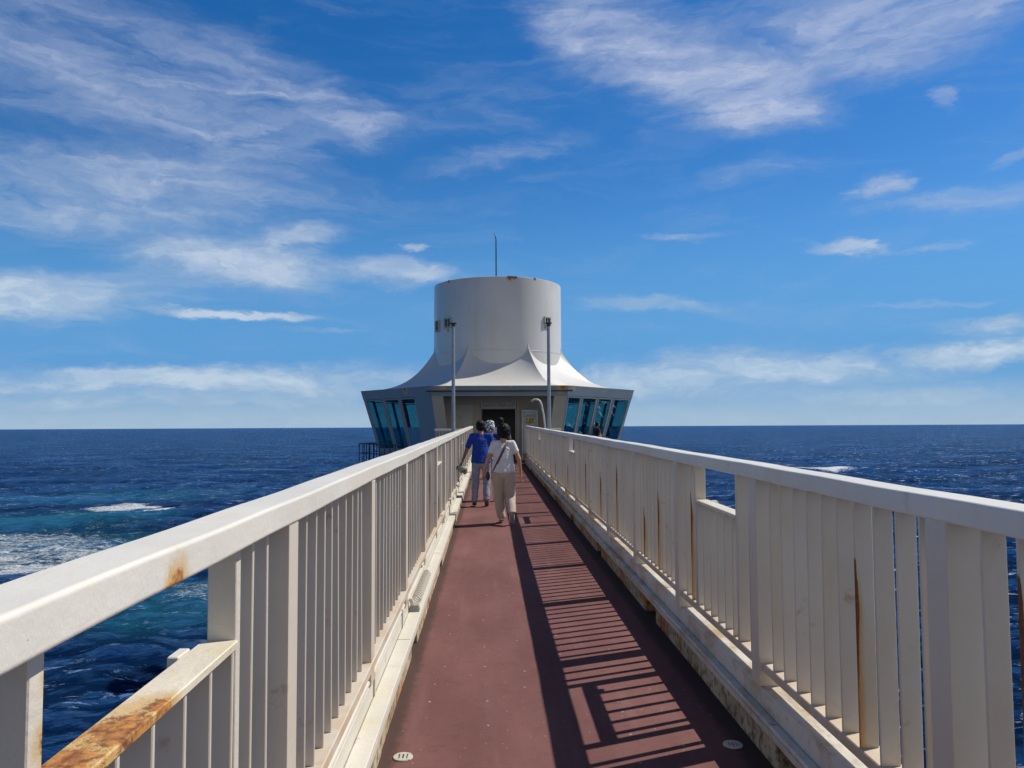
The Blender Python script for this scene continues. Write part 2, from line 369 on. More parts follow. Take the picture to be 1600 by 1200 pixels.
# ---------------------------------------------------------------- sea
SEA = -8.5
def seapt(px, py):
    d = ray(px, py); t = (SEA-EYE)/d.z
    return (d.x*t, d.y*t)
FOAM = [ # px, py, half length (m, across), half depth (m), strength, kind
    (195, 792, 7.5, 6.0, .9), (110, 868, 17, 10, .72), (20, 850, 16, 13, .70), (0, 890, 12, 6, .85),
    (190, 860, 9, 6, .55), (1270, 734, 12, 14, 1.3), (300, 925, 4.0, 6.0, .62), (190, 880, 10, 8, .66), (330, 770, 8, 10, .35), (190, 825, 6, 2, .4), (110, 1010, 2, 1.6, .2)]
TURQ = [(110, 815, 15, 13, 1.1), (190, 775, 26, 17, .55), (280, 940, 8, 10, .8), (60, 850, 20, 12, .75), (160, 860, 14, 9, .6), (300, 920, 5, 6, .7), (160, 800, 16, 6, .4)]
def build_sea():
    rng = np.random.default_rng(5)
    azf = np.linspace(R(-64), R(64), 820); azb = np.linspace(R(64), R(296), 90)[1:-1]
    az = np.concatenate([azf, azb]); na = len(az)
    ratio = 1.0085; nr = int(math.log(16000/5.0)/math.log(ratio))
    r = 5.0*ratio**np.arange(nr)
    A, RR = np.meshgrid(az, r)
    X = RR*np.sin(A); Y = RR*np.cos(A); Z = np.zeros_like(X)
    cell = np.maximum(RR*(ratio-1), RR*R(128)/820)
    wind = R(215)
    for i in range(64):
        lam = .9*(15/.9)**(i/63.0)*rng.uniform(.93, 1.07); k = 2*math.pi/lam
        th = wind + rng.normal(0, .55 if lam > 6 else .8)
        amp = .0075*lam**.74*rng.uniform(.6, 1.2); ph = rng.uniform(0, 6.28)
        fade = np.clip((lam/cell-2.6)/2.5, 0, 1)
        a = (X*math.sin(th)+Y*math.cos(th))*k+ph
        Z += amp*fade*(np.sin(a)+.22*np.sin(2*a+.5))
    # the two breaking swells on the left
    for px, py, lx, ly, h in ((150, 822, 13, 2.6, 1.0), (300, 803, 12, 2.0, .8), (1270, 736, 20, 4, .8)):
        cx, cy = seapt(px, py); dx = X-cx; dy = Y-cy
        c_, s_ = math.cos(.18), math.sin(.18); u = dx*c_+dy*s_; v = -dx*s_+dy*c_
        Z += h*np.exp(-(u/lx)**2-(v/ly)**2)
    verts = np.stack([X, Y, Z+SEA], -1).reshape(-1, 3)
    idx = np.arange(nr*na).reshape(nr, na)
    a = idx[:-1]; b = idx[1:]
    q = np.stack([a, np.roll(a, -1, 1), np.roll(b, -1, 1), b], -1).reshape(-1, 4)
    # close the centre
    verts = np.vstack([verts, [[0, 0, SEA]]]); ci = len(verts)-1
    tri = np.stack([idx[0], np.full(na, ci), np.roll(idx[0], -1)], -1)
    me = bpy.data.meshes.new('sea')
    me.vertices.add(len(verts)); me.vertices.foreach_set('co', verts.astype(np.float32).ravel())
    nl = q.size+tri.size; me.loops.add(nl); me.loops.foreach_set('vertex_index', np.concatenate([q.ravel(), tri.ravel()]).astype(np.int32))
    npoly = len(q)+len(tri); me.polygons.add(npoly)
    st = np.concatenate([np.arange(len(q))*4, len(q)*4+np.arange(len(tri))*3]).astype(np.int32)
    me.polygons.foreach_set('loop_start', st)
    me.update(calc_edges=True); me.polygons.foreach_set('use_smooth', np.ones(npoly, bool))
    me.validate()
    m, N = newmat('sea_water'); P = pos(N)
    flat = N.scale(P, (1, 1, 0))
    wp = N.vm('ADD', flat, N.scale(N.vm('SUBTRACT', N.noise(flat, .22, 5, .6, out=1), (.5, .5, .5)), (9, 7, 0)))
    wp = N.vm('ADD', wp, N.scale(N.vm('SUBTRACT', N.noise(flat, 1.2, 4, .6, out=1), (.5, .5, .5)), (1.8, 1.4, 0)))
    ws = N.vm('ADD', flat, N.scale(N.vm('SUBTRACT', N.noise(flat, .8, 5, .7, out=1), (.5, .5, .5)), (3.5, 2.6, 0)))
    def mask(lst, wp=wp):
        acc = None
        for px, py, lx, ly, s_ in lst:
            cx, cy = seapt(px, py)
            mp = N.n('ShaderNodeMapping', {'vector_type': 'TEXTURE'}, Vector=wp, Location=(cx, cy, 0), Rotation=(0, 0, R(12)), Scale=(lx, ly, 1))
            g = N.n('ShaderNodeTexGradient', {'gradient_type': 'SPHERICAL'}, Vector=mp.outputs[0]).outputs[1]
            t = N.m('MULTIPLY', N.smooth(g, 0, .7), s_)
            acc = t if acc is None else N.m('MAXIMUM', acc, t)
        return acc
    fm = N.m('MAXIMUM', mask(FOAM), mask([(272, 801, 4.6, 1.5, 2.0), (250, 804, 2.6, 1.0, 1.6), (215, 792, 4, 1.6, 1.2)], ws)); tm = mask(TURQ)
    lace = N.noise(N.scale(wp, (.5, 1.3, 1)), 1.3, 8, .68, 1.2)
    lace2 = N.noise(N.scale(flat, (.6, 1.2, 1)), 4.5, 6, .7, .8)
    ln = N.m('ADD', N.m('MULTIPLY', lace, .6), N.m('MULTIPLY', lace2, .4))
    foam = N.smooth(N.m('ADD', ln, N.m('MULTIPLY', fm, .30)), .655, .80)
    foam = N.m('MULTIPLY', foam, N.smooth(fm, .03, .3))
    # odd small whitecaps
    wc = N.m('MULTIPLY', N.smooth(N.noise(N.scale(flat, (.25, .9, 1)), .35, 9, .72, .3), .735, .77), .5)
    foam = N.m('MAXIMUM', foam, wc)
    deep = N.mixc(N.smooth(N.noise(flat, .02, 4, .6), .3, .7), (.0022, .017, .060), (.0045, .028, .088))
    c = N.mixc(N.m('MULTIPLY', tm, N.smooth(lace, .25, .7, .35, 1.0)), deep, (.02, .17, .24))
    c = N.mixc(foam, c, (.80, .84, .86))
    h0 = N.noise(N.scale(flat, (.7, 1.2, 1)), .33, 4, .6, .4)
    h1 = N.noise(N.scale(flat, (.75, 1.25, 1)), .95, 8, .70, .5); h2 = N.noise(flat, 4.5, 6, .70, .3)
    h = N.m('ADD', N.m('ADD', N.m('MULTIPLY', h1, .85), N.m('MULTIPLY', h2, .20)), N.m('MULTIPLY', h0, 1.0))
    bmp = N.n('ShaderNodeBump', None, Strength=1.0, Distance=1.25, Height=h).outputs[0]
    geo = N.n('ShaderNodeNewGeometry')
    cs = N.n('ShaderNodeVectorMath', {'operation': 'DOT_PRODUCT'}, i0=bmp, i1=geo.outputs['Incoming']).outputs[1]
    cs = N.m('MINIMUM', N.m('MAXIMUM', cs, 0.0), 1.0)
    fac = N.m('ADD', .02, N.m('MULTIPLY', N.m('POWER', N.m('SUBTRACT', 1.0, cs), 6.5), .44))
    gust = N.noise(N.scale(flat, (.55, 1.6, 1)), .045, 10, .72, .2)
    fac = N.m('MULTIPLY', fac, N.smooth(gust, .33, .67, .35, 1.65))
    fac = N.m('MULTIPLY', fac, N.m('SUBTRACT', 1.0, N.m('MULTIPLY', foam, .9)))
    # tiny steep facets that flash in the sun
    fl = N.noise(N.scale(flat, (.55, 1.5, 1)), .75, 11, .80, .3)
    fleck = N.m('MULTIPLY', N.smooth(fl, .575, .60), N.smooth(N.noise(N.scale(flat, (.5, 1.4, 1)), .06, 5, .65), .38, .60, .12, 1.0))
    dif = N.n('ShaderNodeBsdfDiffuse', None, Color=c, Normal=bmp)
    glo = N.n('ShaderNodeBsdfGlossy', None, Color=(.34, .60, .95), Roughness=.10, Normal=bmp)
    spk = N.n('ShaderNodeBsdfGlossy', None, Color=(1, 1, 1), Roughness=.38)
    mx = N.n('ShaderNodeMixShader'); N.put(mx.inputs[0], fac); N.put(mx.inputs[1], dif.outputs[0]); N.put(mx.inputs[2], glo.outputs[0])
    m2 = N.n('ShaderNodeMixShader'); N.put(m2.inputs[0], N.m('MULTIPLY', N.m('SUBTRACT', 1.0, foam), fleck)); N.put(m2.inputs[1], mx.outputs[0]); N.put(m2.inputs[2], spk.outputs[0])
    N.n('ShaderNodeOutputMaterial', None, Surface=m2.outputs[0])
    tag(link('sea', me, m), kind='structure', label='deep blue sea with small waves and white foam on the left')
build_sea()

# ---------------------------------------------------------------- the bridge
Y0, Y1 = -4.49, 30.62
XL, XR = -.555, 1.405         # inner edges of the curbs
b = BM(); b.box(XL-.25, XR+.3, Y0, Y1, -.44, DZ)
for x in (XL-.12, XR+.16): b.box(x-.15, x+.15, Y0, Y1, -1.35, -.44)
for k in range(12): b.box(XL, XR, Y0+1+3*k, Y0+1.15+3*k, -1.2, -.445)
tag(b.build('walkway', M['deck'], slope=True), kind='structure', label='narrow footbridge deck with worn red-brown coating')

def curb(side, label):
    t = empty('curb', (XL if side < 0 else XR, 0, 0), label=label, cat='curb')
    cm = M['cap'] if side < 0 else M['capdirty']
    s = side; xi = XL if s < 0 else XR
    def bx(b, a, c, *r, **k): x0 = xi+s*a; x1 = xi+s*c; b.box(min(x0, x1), max(x0, x1), *r, **k)
    b = BM(); w = .25 if s < 0 else .25
    lx = .097 if s < 0 else .049      # where the raised ledge starts
    bx(b, -.004, lx-.002, Y0, Y1, CZ-.025, CZ, bev=.006, seg=2)
    bx(b, -.004, .012, Y0, Y1, CZ-.06, CZ-.0255)
    bx(b, w+.002, w+.02, Y0, Y1, -.35, LZ-.002)
    b.build('cap_plate', cm, t, slope=True)
    b = BM(); bx(b, lx, w, Y0, Y1, CZ-.03, LZ, bev=.012 if s < 0 else .006, seg=3)
    b.build('ledge', cm, t, slope=True, smooth=True, auto=45)
    b = BM(); ys = [2.55+3.2*k for k in range(-2, 10)]; last = Y0
    off = 0 if s < 0 else .9; rq = random.Random(4)
    for y in ys:
        y += off
        if y > Y1-1: break
        m_ = last+(y-last)*rq.uniform(.4, .6)
        bx(b, .014, .20, last, m_-.004, DZ, CZ-.0605, bev=.005); bx(b, .019, .20, m_+.004, y, DZ, CZ-.0605, bev=.005); last = y+.40
    bx(b, .014, .20, last, Y1, DZ, CZ-.0605, bev=.004)
    b.build('curb_face', M['face'], t, slope=True)
    b = BM(); bx(b, .13, .17, Y0, Y1, DZ+.002, CZ-.0605); b.build('scupper_back', M['notch'], t, slope=True)
    b = BM()
    for k in range(-1, 9):
        y = 2.0+3.5*k
        bx(b, .004, lx-.006, y, y+.010, CZ-.002, CZ+.003); bx(b, lx+.02, w-.03, y+1.1, y+1.112, LZ-.002, LZ+.003)
    b.build('weld_seams', cm, t, slope=True)
curb(-1, 'left curb with white steel cap and rusty sunlit face beside the red deck')
curb(+1, 'right curb with white steel cap and stained shaded face beside the red deck')

POST0, BAY = 2.51, 1.75
ZR0, ZR1 = 1.316, 1.396
bars_all = []
def railing(side, hole_bays, label):
    s = side; xi = -.67 if s < 0 else 1.476     # inner plane of the bars
    P0 = POST0 if s < 0 else POST0-.09
    def X(a, c): x0 = xi+s*a; x1 = xi+s*c; return min(x0, x1), max(x0, x1)
    t = empty('railing', (xi, 0, 0), label=label, cat='railing')
    b = BM(); x0, x1 = X(-.034, .098)
    b.box(x0, x1, Y0, Y1+.05, ZR0, ZR1, bev=.010, seg=5)
    bmesh.ops.subdivide_edges(b.b, edges=[e for e in b.b.edges if e.calc_length() > 20], cuts=260)
    rr = random.Random(2)
    ph = [rr.uniform(0, 6) for _ in range(8)]
    for v in b.b.verts:   # hand-laid paint and slightly bent steel
        y = v.co.y
        v.co.z += .0016*math.sin(y*1.9+ph[0])+.0010*math.sin(y*6.3+ph[1]); v.co.x += .0018*math.sin(y*1.1+ph[2])+.0008*math.sin(y*7.7+ph[3])
    b.build('handrail', M['rail'], t, slope=True)
    b = BM(); x0, x1 = X(-.033 if s < 0 else -.006, .088); b.box(x0, x1, Y0, Y1, .285, .335, bev=.004)
    b.build('lower_rail', M['bar'], t, slope=True)
    # posts
    nb = range(-4, 17)
    x0, x1 = X(-.028, .095)
    pm = BM().box(x0-xi, x1-xi, 0, .118, 0, ZR0-LZ+.002, bev=.004, seg=2)
    post = None
    for k in nb:
        y = P0+BAY*k
        if post is None:
            post = pm.build('post', M['bar'], None); o = post; root = o
        else:
            o = root.copy(); COL.objects.link(o)
        o.location = (xi, y, LZ+SL*y); o.parent = t; o.matrix_parent_inverse = Matrix.Translation(t.location).inverted()
    # bars: candidates with their kinds
    lst = []
    zt = ZR0+.002; zb = .334
    for k in nb:
        yb = P0+BAY*k
        hole = k in hole_bays
        for j in range(10):
            o_ = .195+.157*j + rr.uniform(-.006, .006)
            y = yb+o_
            if hole and .30 < o_ <= .38: continue
            if hole and .38 < o_ < 1.36:
                lst.append((y, 'short'))
            else: lst.append((y, 'full'))
        if hole:
            lst.append((yb+.40, 'jamb')); lst.append((yb+1.325, 'jamb'))
    xa, xc = X(0, .075)
    def barmesh(h, th): return BM().box(xa-xi, xc-xi, 0, th, 0, h, bev=.0025)
    near = [q for q in lst if q[0] > .6]; near.sort()
    chosen = set(near[:100])
    protos = {}; used = set()
    for q in lst:
        if q not in chosen: continue
        y, kd = q
        h = {'full': zt-zb, 'short': 1.05-zb, 'jamb': zt-zb}[kd]; th = .038 if kd == 'jamb' else .014
        key = kd
        targets = (1.19, 6.35, 7.9, 8.7, 10.4, 11.6, 13.1, 15.0) if s < 0 else (2.12, 3.02, 4.35, 5.62, 6.75, 7.35, 8.9, 10.3, 11.9, 12.9, 14.6, 17.3, 19.6)
        st_ = any(abs(y-q_) < .085 and not (q_ in used) and not used.add(q_) for q_ in targets)
        rusty = 2 if st_ else (1 if rr.random() < .07 and kd == 'full' and y > 4.5 else 0)
        key = (kd, rusty)
        if key not in protos:
            protos[key] = barmesh(h, th).build('baluster', (M['bar'], M['barrust'], M['streak'])[rusty], None); o = protos[key]
        else:
            o = protos[key].copy(); COL.objects.link(o)
        if s < 0 and kd == 'jamb' and .9 < y < 1.5: o.data = o.data.copy(); o.data.materials[0] = M['jamb']; o['label'] = 'rusty baluster at the near edge of the opening'
        o.location = (xi, y, zb+SL*y); o.rotation_euler = (rr.gauss(0, .0016), rr.gauss(0, .003), rr.gauss(0, .02))
        o.parent = t; o.matrix_parent_inverse = Matrix.Translation(t.location).inverted()
    b = BM()
    for q in lst:
        if q in chosen: continue
        y, kd = q; th = .038 if kd == 'jamb' else .014; zt2 = 1.05 if kd == 'short' else zt
        b.box(xa, xc, y, y+th, zb, zt2)
    tag(b.build('baluster', M['bar'], t, slope=True), kind='stuff')
    for k in hole_bays:
        y = P0+BAY*k
        b = BM(); x0, x1 = X(-.006, .088)
        b.box(x0, x1, y+.438, y+1.325, 1.05, 1.072, bev=.003, seg=1)
        so = b.build('sill', M['sill'], t, slope=True)
        for yy in (y+1.17,):
            b = BM(); x0, x1 = X(.089, .118); b.box(x0, x1, yy, yy+.075, 1.04, 1.075, bev=.003)
            b.build('bracket', M['cap'], so, slope=True)
    # lugs under each post foot
    return t
railing(-1, [-1, 4, 9, 14], 'left white steel railing, sunlit, with flat balusters and rusty-silled openings')
railing(+1, [1, 6, 11, -4], 'right white steel railing, shaded on its walkway side, casting its shadow on the deck')

# ---- pipe, coil and small fittings on the left curb
t = empty('conduit_pipe', (-.66, 0, .2), label='white painted pipe lying on the near part of the left curb ledge', cat='pipe')
b = BM(); b.tube([(-.664, Y0, LZ+.017), (-.664, 6.1, LZ+.017), (-.655, 6.22, LZ+.02), (-.635, 6.27, LZ+.01), (-.62, 6.3, CZ+.05)], .016, 12); b.build('pipe', M['cap'], t, slope=True, smooth=True, auto=50)
for y in (1.4, 2.9, 4.4, 5.8):
    b = BM(); b.box(-.686, -.642, y, y+.03, LZ-.001, LZ+.036, bev=.004); b.box(-.6505, -.642, y, y+.03, CZ, LZ-.0015); b.build('clamp', M['cap'], t, slope=True)
t = empty('conduit_pipe', (-.66, 0, .2), label='farther white pipe running on along the left curb towards the tower', cat='pipe')
b = BM(); b.tube([(-.665, 7.6, LZ+.015), (-.665, 18, LZ+.015), (-.665, Y1, LZ+.015)], .014, 10); b.build('pipe', M['cap'], t, slope=True, smooth=True, auto=50)
for y in (8, 9.6, 11.2, 13, 15, 17):
    b = BM(); b.box(-.69, -.65, y, y+.03, LZ-.001, LZ+.032, bev=.004); b.build('clamp', M['cap'], t, slope=True)
b = BM(); pts = []; NC = 16
for i in range(14*NC+1):
    a = i/14*2*math.pi; y = 6.5+1.15*i/(14*NC)
    pts.append((-.612+.034*math.cos(a), y, CZ+.042+.034*math.sin(a)))
b.tube(pts, .008, 6); tag(b.build('coiled_cable', M['cap'], slope=True, smooth=True), 'white coiled spring-like cable lying on the left curb', 'cable')
b = BM(); b.prism([(-.65, 6.28, CZ+.001), (-.565, 6.28, CZ+.001), (-.565, 6.36, CZ+.001), (-.65, 6.36, CZ+.001)],
                  [(-.64, 6.285, CZ+.05), (-.575, 6.285, CZ+.05), (-.575, 6.355, CZ+.05), (-.64, 6.355, CZ+.05)])
tag(b.build('cable_clamp', M['grey'], slope=True), 'small grey block at the near end of the coiled cable', 'clamp')
for y, w_ in ((12.5, 'nearer'), (15.4, 'farther')):
    b = BM(); b.box(-.652, -.54, y, y+.09, CZ+.001, CZ+.030, bev=.006); b.box(-.550, -.54, y, y+.09, CZ-.12, CZ+.0005)
    tag(b.build('joint_cover', M['grey'], slope=True), f'{w_} grey joint cover folded over the left curb edge', 'joint cover')
b = BM(); b.tube([(-.70, 10.6, LZ+.09), (-.655, 10.6, LZ+.15), (-.635, 10.65, LZ+.08), (-.635, 10.8, LZ+.01)], .016, 8)
tag(b.build('pipe_elbow', M['cap'], slope=True, smooth=True), 'white bent pipe elbow at the foot of the left railing', 'pipe')
b = BM(); b.tube([(-.70, 13.7, LZ+.09), (-.65, 13.7, LZ+.13), (-.64, 13.75, LZ+.07), (-.637, 13.9, LZ+.01)], .014, 8)
tag(b.build('pipe_elbow', M['cap'], slope=True, smooth=True), 'farther white bent pipe elbow level with the walkers on the left railing foot', 'pipe')

def drain(x, y, label):
    t = empty('drain_cover', (x, y, DZ+SL*y), label=label, cat='drain')
    b = BM(); bm = b.b
    # ring with slots: a disc made of bars and a rim
    n = 28; z1 = DZ+.0075
    def arc(r): return [(x+r*math.cos(2*math.pi*i/n), y+r*math.sin(2*math.pi*i/n)) for i in range(n)]
    o_, i_ = arc(.05), arc(.036)
    vo = [bm.verts.new((*p, z1)) for p in o_]; vi = [bm.verts.new((*p, z1)) for p in i_]; vd = [bm.verts.new((*p, DZ+.002)) for p in arc(.052)]
    for k in range(n):
        j = (k+1) % n; bm.faces.new((vo[k], vo[j], vi[j], vi[k])); bm.faces.new((vd[k], vd[j], vo[j], vo[k]))
    for cx in (-.030, -.0105, .0105, .030):
        hw = .0065; L = math.sqrt(.037**2-cx*cx)
        b.box(x+cx-hw, x+cx+hw, y-L, y+L, DZ+.003, z1+.0003)
    b.box(x-.035, x+.035, y-.040, y-.026, DZ+.003, z1+.0006); b.box(x-.035, x+.035, y+.026, y+.040, DZ+.003, z1+.0006)
    b.build('grate', M['grate'], t, slope=True)
    b = BM(); b.cyl((x, y), .037, DZ+.001, DZ+.0025, 24); b.build('hole', M['black'], t, slope=True)  # flat black disc painted in for the dark of the drain opening
M['grate'] = plain('worn_metal_grate', (.50, .47, .40), .5)
drain(-.452, 4.10, 'small round slotted drain cover beside the left curb')
drain(1.30, 4.18, 'small round slotted drain cover in the shade beside the right curb')

# ---------------------------------------------------------------- lamp posts
def lamp(x, y, label):
    t = empty('lamp_post', (x, y, -.3), label=label, cat='lamp post', group='tall slim lamp posts at the bridge')
    zg = SL*y; b = BM(); b.tube([(x, y, -.5), (x, y, 2.2), (x, y, 4.52)], [.058, .052, .045], 16)
    b.build('pole', M['pole'], t, smooth=True, auto=50)
    b = BM(); b.cyl((x, y), .055, 4.521, 4.60, 14); b.box(x-.10, x+.10, y-.08, y+.08, 4.601, 4.63, bev=.01)
    b.build('lamp_head', M['dark'], t)
    xs = (x, x+.3) if x < 0 else (x-.3, x)
    b = BM(); b.box(xs[0], xs[1]-.06 if x > 0 else xs[1], y-.03, y+.03, -.35, -.25); b.build('bracket', M['pole'], t)
lamp(-1.02, 22, 'slim grey lamp post outside the left railing')
lamp(1.72, 22, 'slim grey lamp post outside the right railing')

# ---------------------------------------------------------------- observation tower
BX, BY = .43, 37.4
RT, RB, ZT, ZF = 6.56, 5.61, 3.32, .17
RD = 3.10
def hept(r, z, ang0=None):
    return [Vector((BX+r*math.sin(R(25.714+51.4286*k)), BY-r*math.cos(R(25.714+51.4286*k)), z)) for k in range(7)]
def rz(z): return RB+(z-ZF)*(RT-RB)/(ZT-ZF)
tower = empty('observation_tower', (BX, BY, ZF), label='white round observation tower with flared spiked roof and leaning window walls', cat='tower')
# drum
def lathe(b, prof, n=96):
    rings = [[b.b.verts.new((BX+r*math.sin(2*math.pi*k/n), BY-r*math.cos(2*math.pi*k/n), z)) for k in range(n)] for r, z in prof]
    for a, c in zip(rings, rings[1:]):
        for k in range(n): b.b.faces.new((a[k], a[(k+1) % n], c[(k+1) % n], c[k]))
    return rings
b = BM(); rg = lathe(b, [(RD, 3.3), (RD, 8.36), (RD-.005, 8.40), (RD-.03, 8.415), (RD-.16, 8.415), (RD-.18, 8.38), (RD-.18, 7.9)])
b.b.faces.new(rg[-1])
b.build('drum', M['drum'], tower, smooth=True, auto=35)
# seam line round the drum
b = BM(); lathe(b, [(RD+.001, 5.06), (RD+.008, 5.063), (RD+.008, 5.085), (RD+.001, 5.088)]); b.build('drum_seam', M['drum'], tower, smooth=True)
# spiked roof
def roof():
    b = BM(); nphi = 24; nt_ = 22; grid = []
    for k in range(7):
        for i in range(nphi):
            s_ = -1+2*i/nphi
            # denser near the ridges
            s_ = math.copysign(1-(1-abs(s_))**1.5, s_) if s_ else 0
            phi = R(51.4286*k) + s_*R(25.714)
            cen = R(51.4286*k)
            redge = RT*math.cos(R(25.714))/math.cos(phi-cen)
            h = 4.48+.66*abs(s_)**2.6+.14*abs(s_)**12
            col = []
            for j in range(nt_+1):
                u = (j/nt_)**1.3
                rho = (RD-.01)+(redge-RD+.01)*u
                g = (1-u)**(3.1)
                ridge = 1+.0*abs(s_)
                z = ZT+(h-ZT)*g*ridge + .20*(1-u)*u*(abs(s_)**4)
                col.append(b.b.verts.new((BX+rho*math.sin(phi), BY-rho*math.cos(phi), z)))
            grid.append(col)
    n = len(grid)
    for i in range(n):
        a, c = grid[i], grid[(i+1) % n]
        for j in range(nt_): b.b.faces.new((a[j], c[j], c[j+1], a[j+1]))
    # spike tips
    for k in range(7):
        phi = R(51.4286*k+25.714)
        e = Vector((math.sin(phi), -math.cos(phi), 0)); tt = Vector((math.cos(phi), math.sin(phi), 0))
        c = Vector((BX, BY, 0))
        pts = []
        for s_ in (-1, 1): pts.append(b.b.verts.new(c+e*(RD+.003)+tt*(.10*s_)+Vector((0, 0, 5.05))))
        f = b.b.verts.new(c+e*(RD+.075)+Vector((0, 0, 5.02))); tip = b.b.verts.new(c+e*(RD+.006)+Vector((0, 0, 5.42)))
        b.b.faces.new((pts[0], f, tip)); b.b.faces.new((f, pts[1], tip))
    o = b.build('roof', M['roof'], tower, smooth=True, auto=50)
roof()
# underside/ceiling and floor
o_ = hept(rz(2.97)-.08, 2.97); o2 = hept(rz(3.25)-.05, 3.25); BM().prism(o_, o2).build('ceiling', M['ceil'], tower)
BM().prism(hept(RB-.05, ZF-.35), hept(RB-.02, ZF-.01)).build('floor_slab', M['floor'], tower)
BM().cyl((BX, BY), 1.25, ZF, 2.96, 32).build('stair_core', M['porch'], tower, smooth=True, auto=40)
b = BM(); lathe(b, [(2.2, -14), (2.2, -2.2), (5.2, ZF-.36)], 48); b.build('sea_column', M['drum'], tower, smooth=True, auto=40)

def quad_slab(b, P, s0, s1, z0, z1, th=.05, out=.0):
    """slab on the leaning face whose vertices at height z are P(z)->(A,B); s runs A->B"""
    def pt(s, z, off):
        A, B = P(z); d = (B-A).normalized(); nrm = Vector((d.y, -d.x, 0))
        mid = (A+B)/2
        if nrm.dot(mid-Vector((BX, BY, z))) < 0: nrm = -nrm
        return A.lerp(B, s)+nrm*(off)
    bot = [pt(s0, z0, out), pt(s1, z0, out), pt(s1, z0, out-th), pt(s0, z0, out-th)]
    top = [pt(s0, z1, out), pt(s1, z1, out), pt(s1, z1, out-th), pt(s0, z1, out-th)]
    b.prism(bot, top); return b
ZW0, ZW1 = .62, 2.88
WINS = [(.03, .295), (.325, .54), (.565, .775), (.80, .985)]
def person_free(): pass
for k in range(7):   # face k lies between corner k-1 and corner k ; k=0 is the front
    def P(z, k=k):
        h = hept(rz(z), z); return h[(k-1) % 7], h[k % 7]
    fb = BM(); quad_slab(fb, P, 0, 1, ZW1+.02, ZT-.004, .10, .012); fb.build('fascia', M['fascia'], tower)
    if k == 0: continue
    left = (k == 6)   # face to the left of the front; its A is the far corner
    # s measured from far corner for the two flanking faces
    flip = (k == 1)
    wins = WINS[:3] if left else WINS
    if flip: wins = [(1-b_, 1-a_) for a_, b_ in wins]
    wins = sorted(wins)
    b = BM(); quad_slab(b, P, 0, 1, ZF-.3, ZW0)
    last = 0
    for a_, c_ in wins:
        quad_slab(b, P, last, a_, ZW0, ZW1+.02); last = c_
    quad_slab(b, P, last, 1, ZW0, ZW1+.02)
    b.build('wall', M['wall'], tower)
    for wi, (a_, c_) in enumerate(wins):
        e = .008
        f = BM()
        quad_slab(f, P, a_, a_+e, ZW0, ZW1, .06, .012); quad_slab(f, P, c_-e, c_, ZW0, ZW1, .06, .012)
        quad_slab(f, P, a_+e, c_-e, ZW1-.05, ZW1, .06, .012); quad_slab(f, P, a_+e, c_-e, ZW0, ZW0+.05, .06, .012)
        fr = f.build('window', M['grey'], tower)
        g = BM(); z0 = ZW0+.05
        if left and wi == 2:
            pb = BM(); quad_slab(pb, P, a_+e, c_-e, ZW0+.05, 1.62, .05, -.02); pb.build('lower_panel', M['panel'], fr); z0 = 1.621
        quad_slab(g, P, a_+e, c_-e, z0, ZW1-.05, .012, -.04); g.build('pane', M['glass'], fr)

# front: porch
def Pf(z):
    h = hept(rz(z), z); return h[6], h[0]
for a_, c_ in ((0, .085), (.905, 1)):
    b = BM(); quad_slab(b, Pf, a_, c_, ZF, ZW1+.02, .12); b.build('porch_pier', M['porch'], tower)
b = BM(); b.box(-1.88, 2.70, 31.75, 31.95, 2.90, 3.02); b.build('porch_beam', M['porch'], tower)
b = BM(); b.tube([(-2.55, 31.33, 3.10), (3.42, 31.33, 3.10)], .035, 10)
for x in (-2.2, -.6, .9, 2.4, 3.2): b.box(x-.015, x+.015, 31.34, 31.60, 3.09, 3.115)
b.build('gutter', M['dark'], tower, smooth=True, auto=40)
YW = 33.8
DX0, DX1 = -.33, 1.15
b = BM(); b.box(-1.95, DX0-.06, YW, YW+.15, ZF, 2.96); b.box(DX1+.06, 2.75, YW, YW+.15, ZF, 2.96); b.box(DX0-.06, DX1+.06, YW, YW+.15, 2.70, 2.96)
b.box(-2.05, -1.953, 32.2, YW, ZF, 2.96); b.box(2.753, 2.85, 32.2, YW, ZF, 2.96)
b.build('porch_wall', M['porch'], tower)
b = BM(); b.box(-1.62, -.72, YW-.04, YW-.003, ZF+.05, 2.62, bev=.01); b.build('side_panel', plain('grey_panel', (.40, .42, .42), .5), tower)
b = BM(); b.box(-1.9, 2.7, 31.9, YW, ZF-.2, ZF+.01); b.box(-.8, 1.65, 30.63, 31.9, ZF-.2, ZF+.004); b.build('porch_floor', M['deck'], tower)
dr = BM(); dr.box(DX0-.055, DX0, YW-.03, YW+.12, ZF, 2.40); dr.box(DX1, DX1+.055, YW-.03, YW+.12, ZF, 2.40); dr.box(DX0-.055, DX1+.055, YW-.03, YW+.12, 2.402, 2.44)
df = dr.build('doorway', M['grey'], tower)
# door leaf standing open inside
b = BM(); b.box(DX0+.005, DX0+.05, YW+.16, YW+.9, ZF+.02, 2.38); b.build('open_door', M['dark'], df)
b = BM(); b.box(-1.9, 2.7, YW+1.8, YW+1.9, ZF, 2.96); b.build('lobby_wall', plain('lobby_wall_paint', (.10, .095, .09), .8), tower)

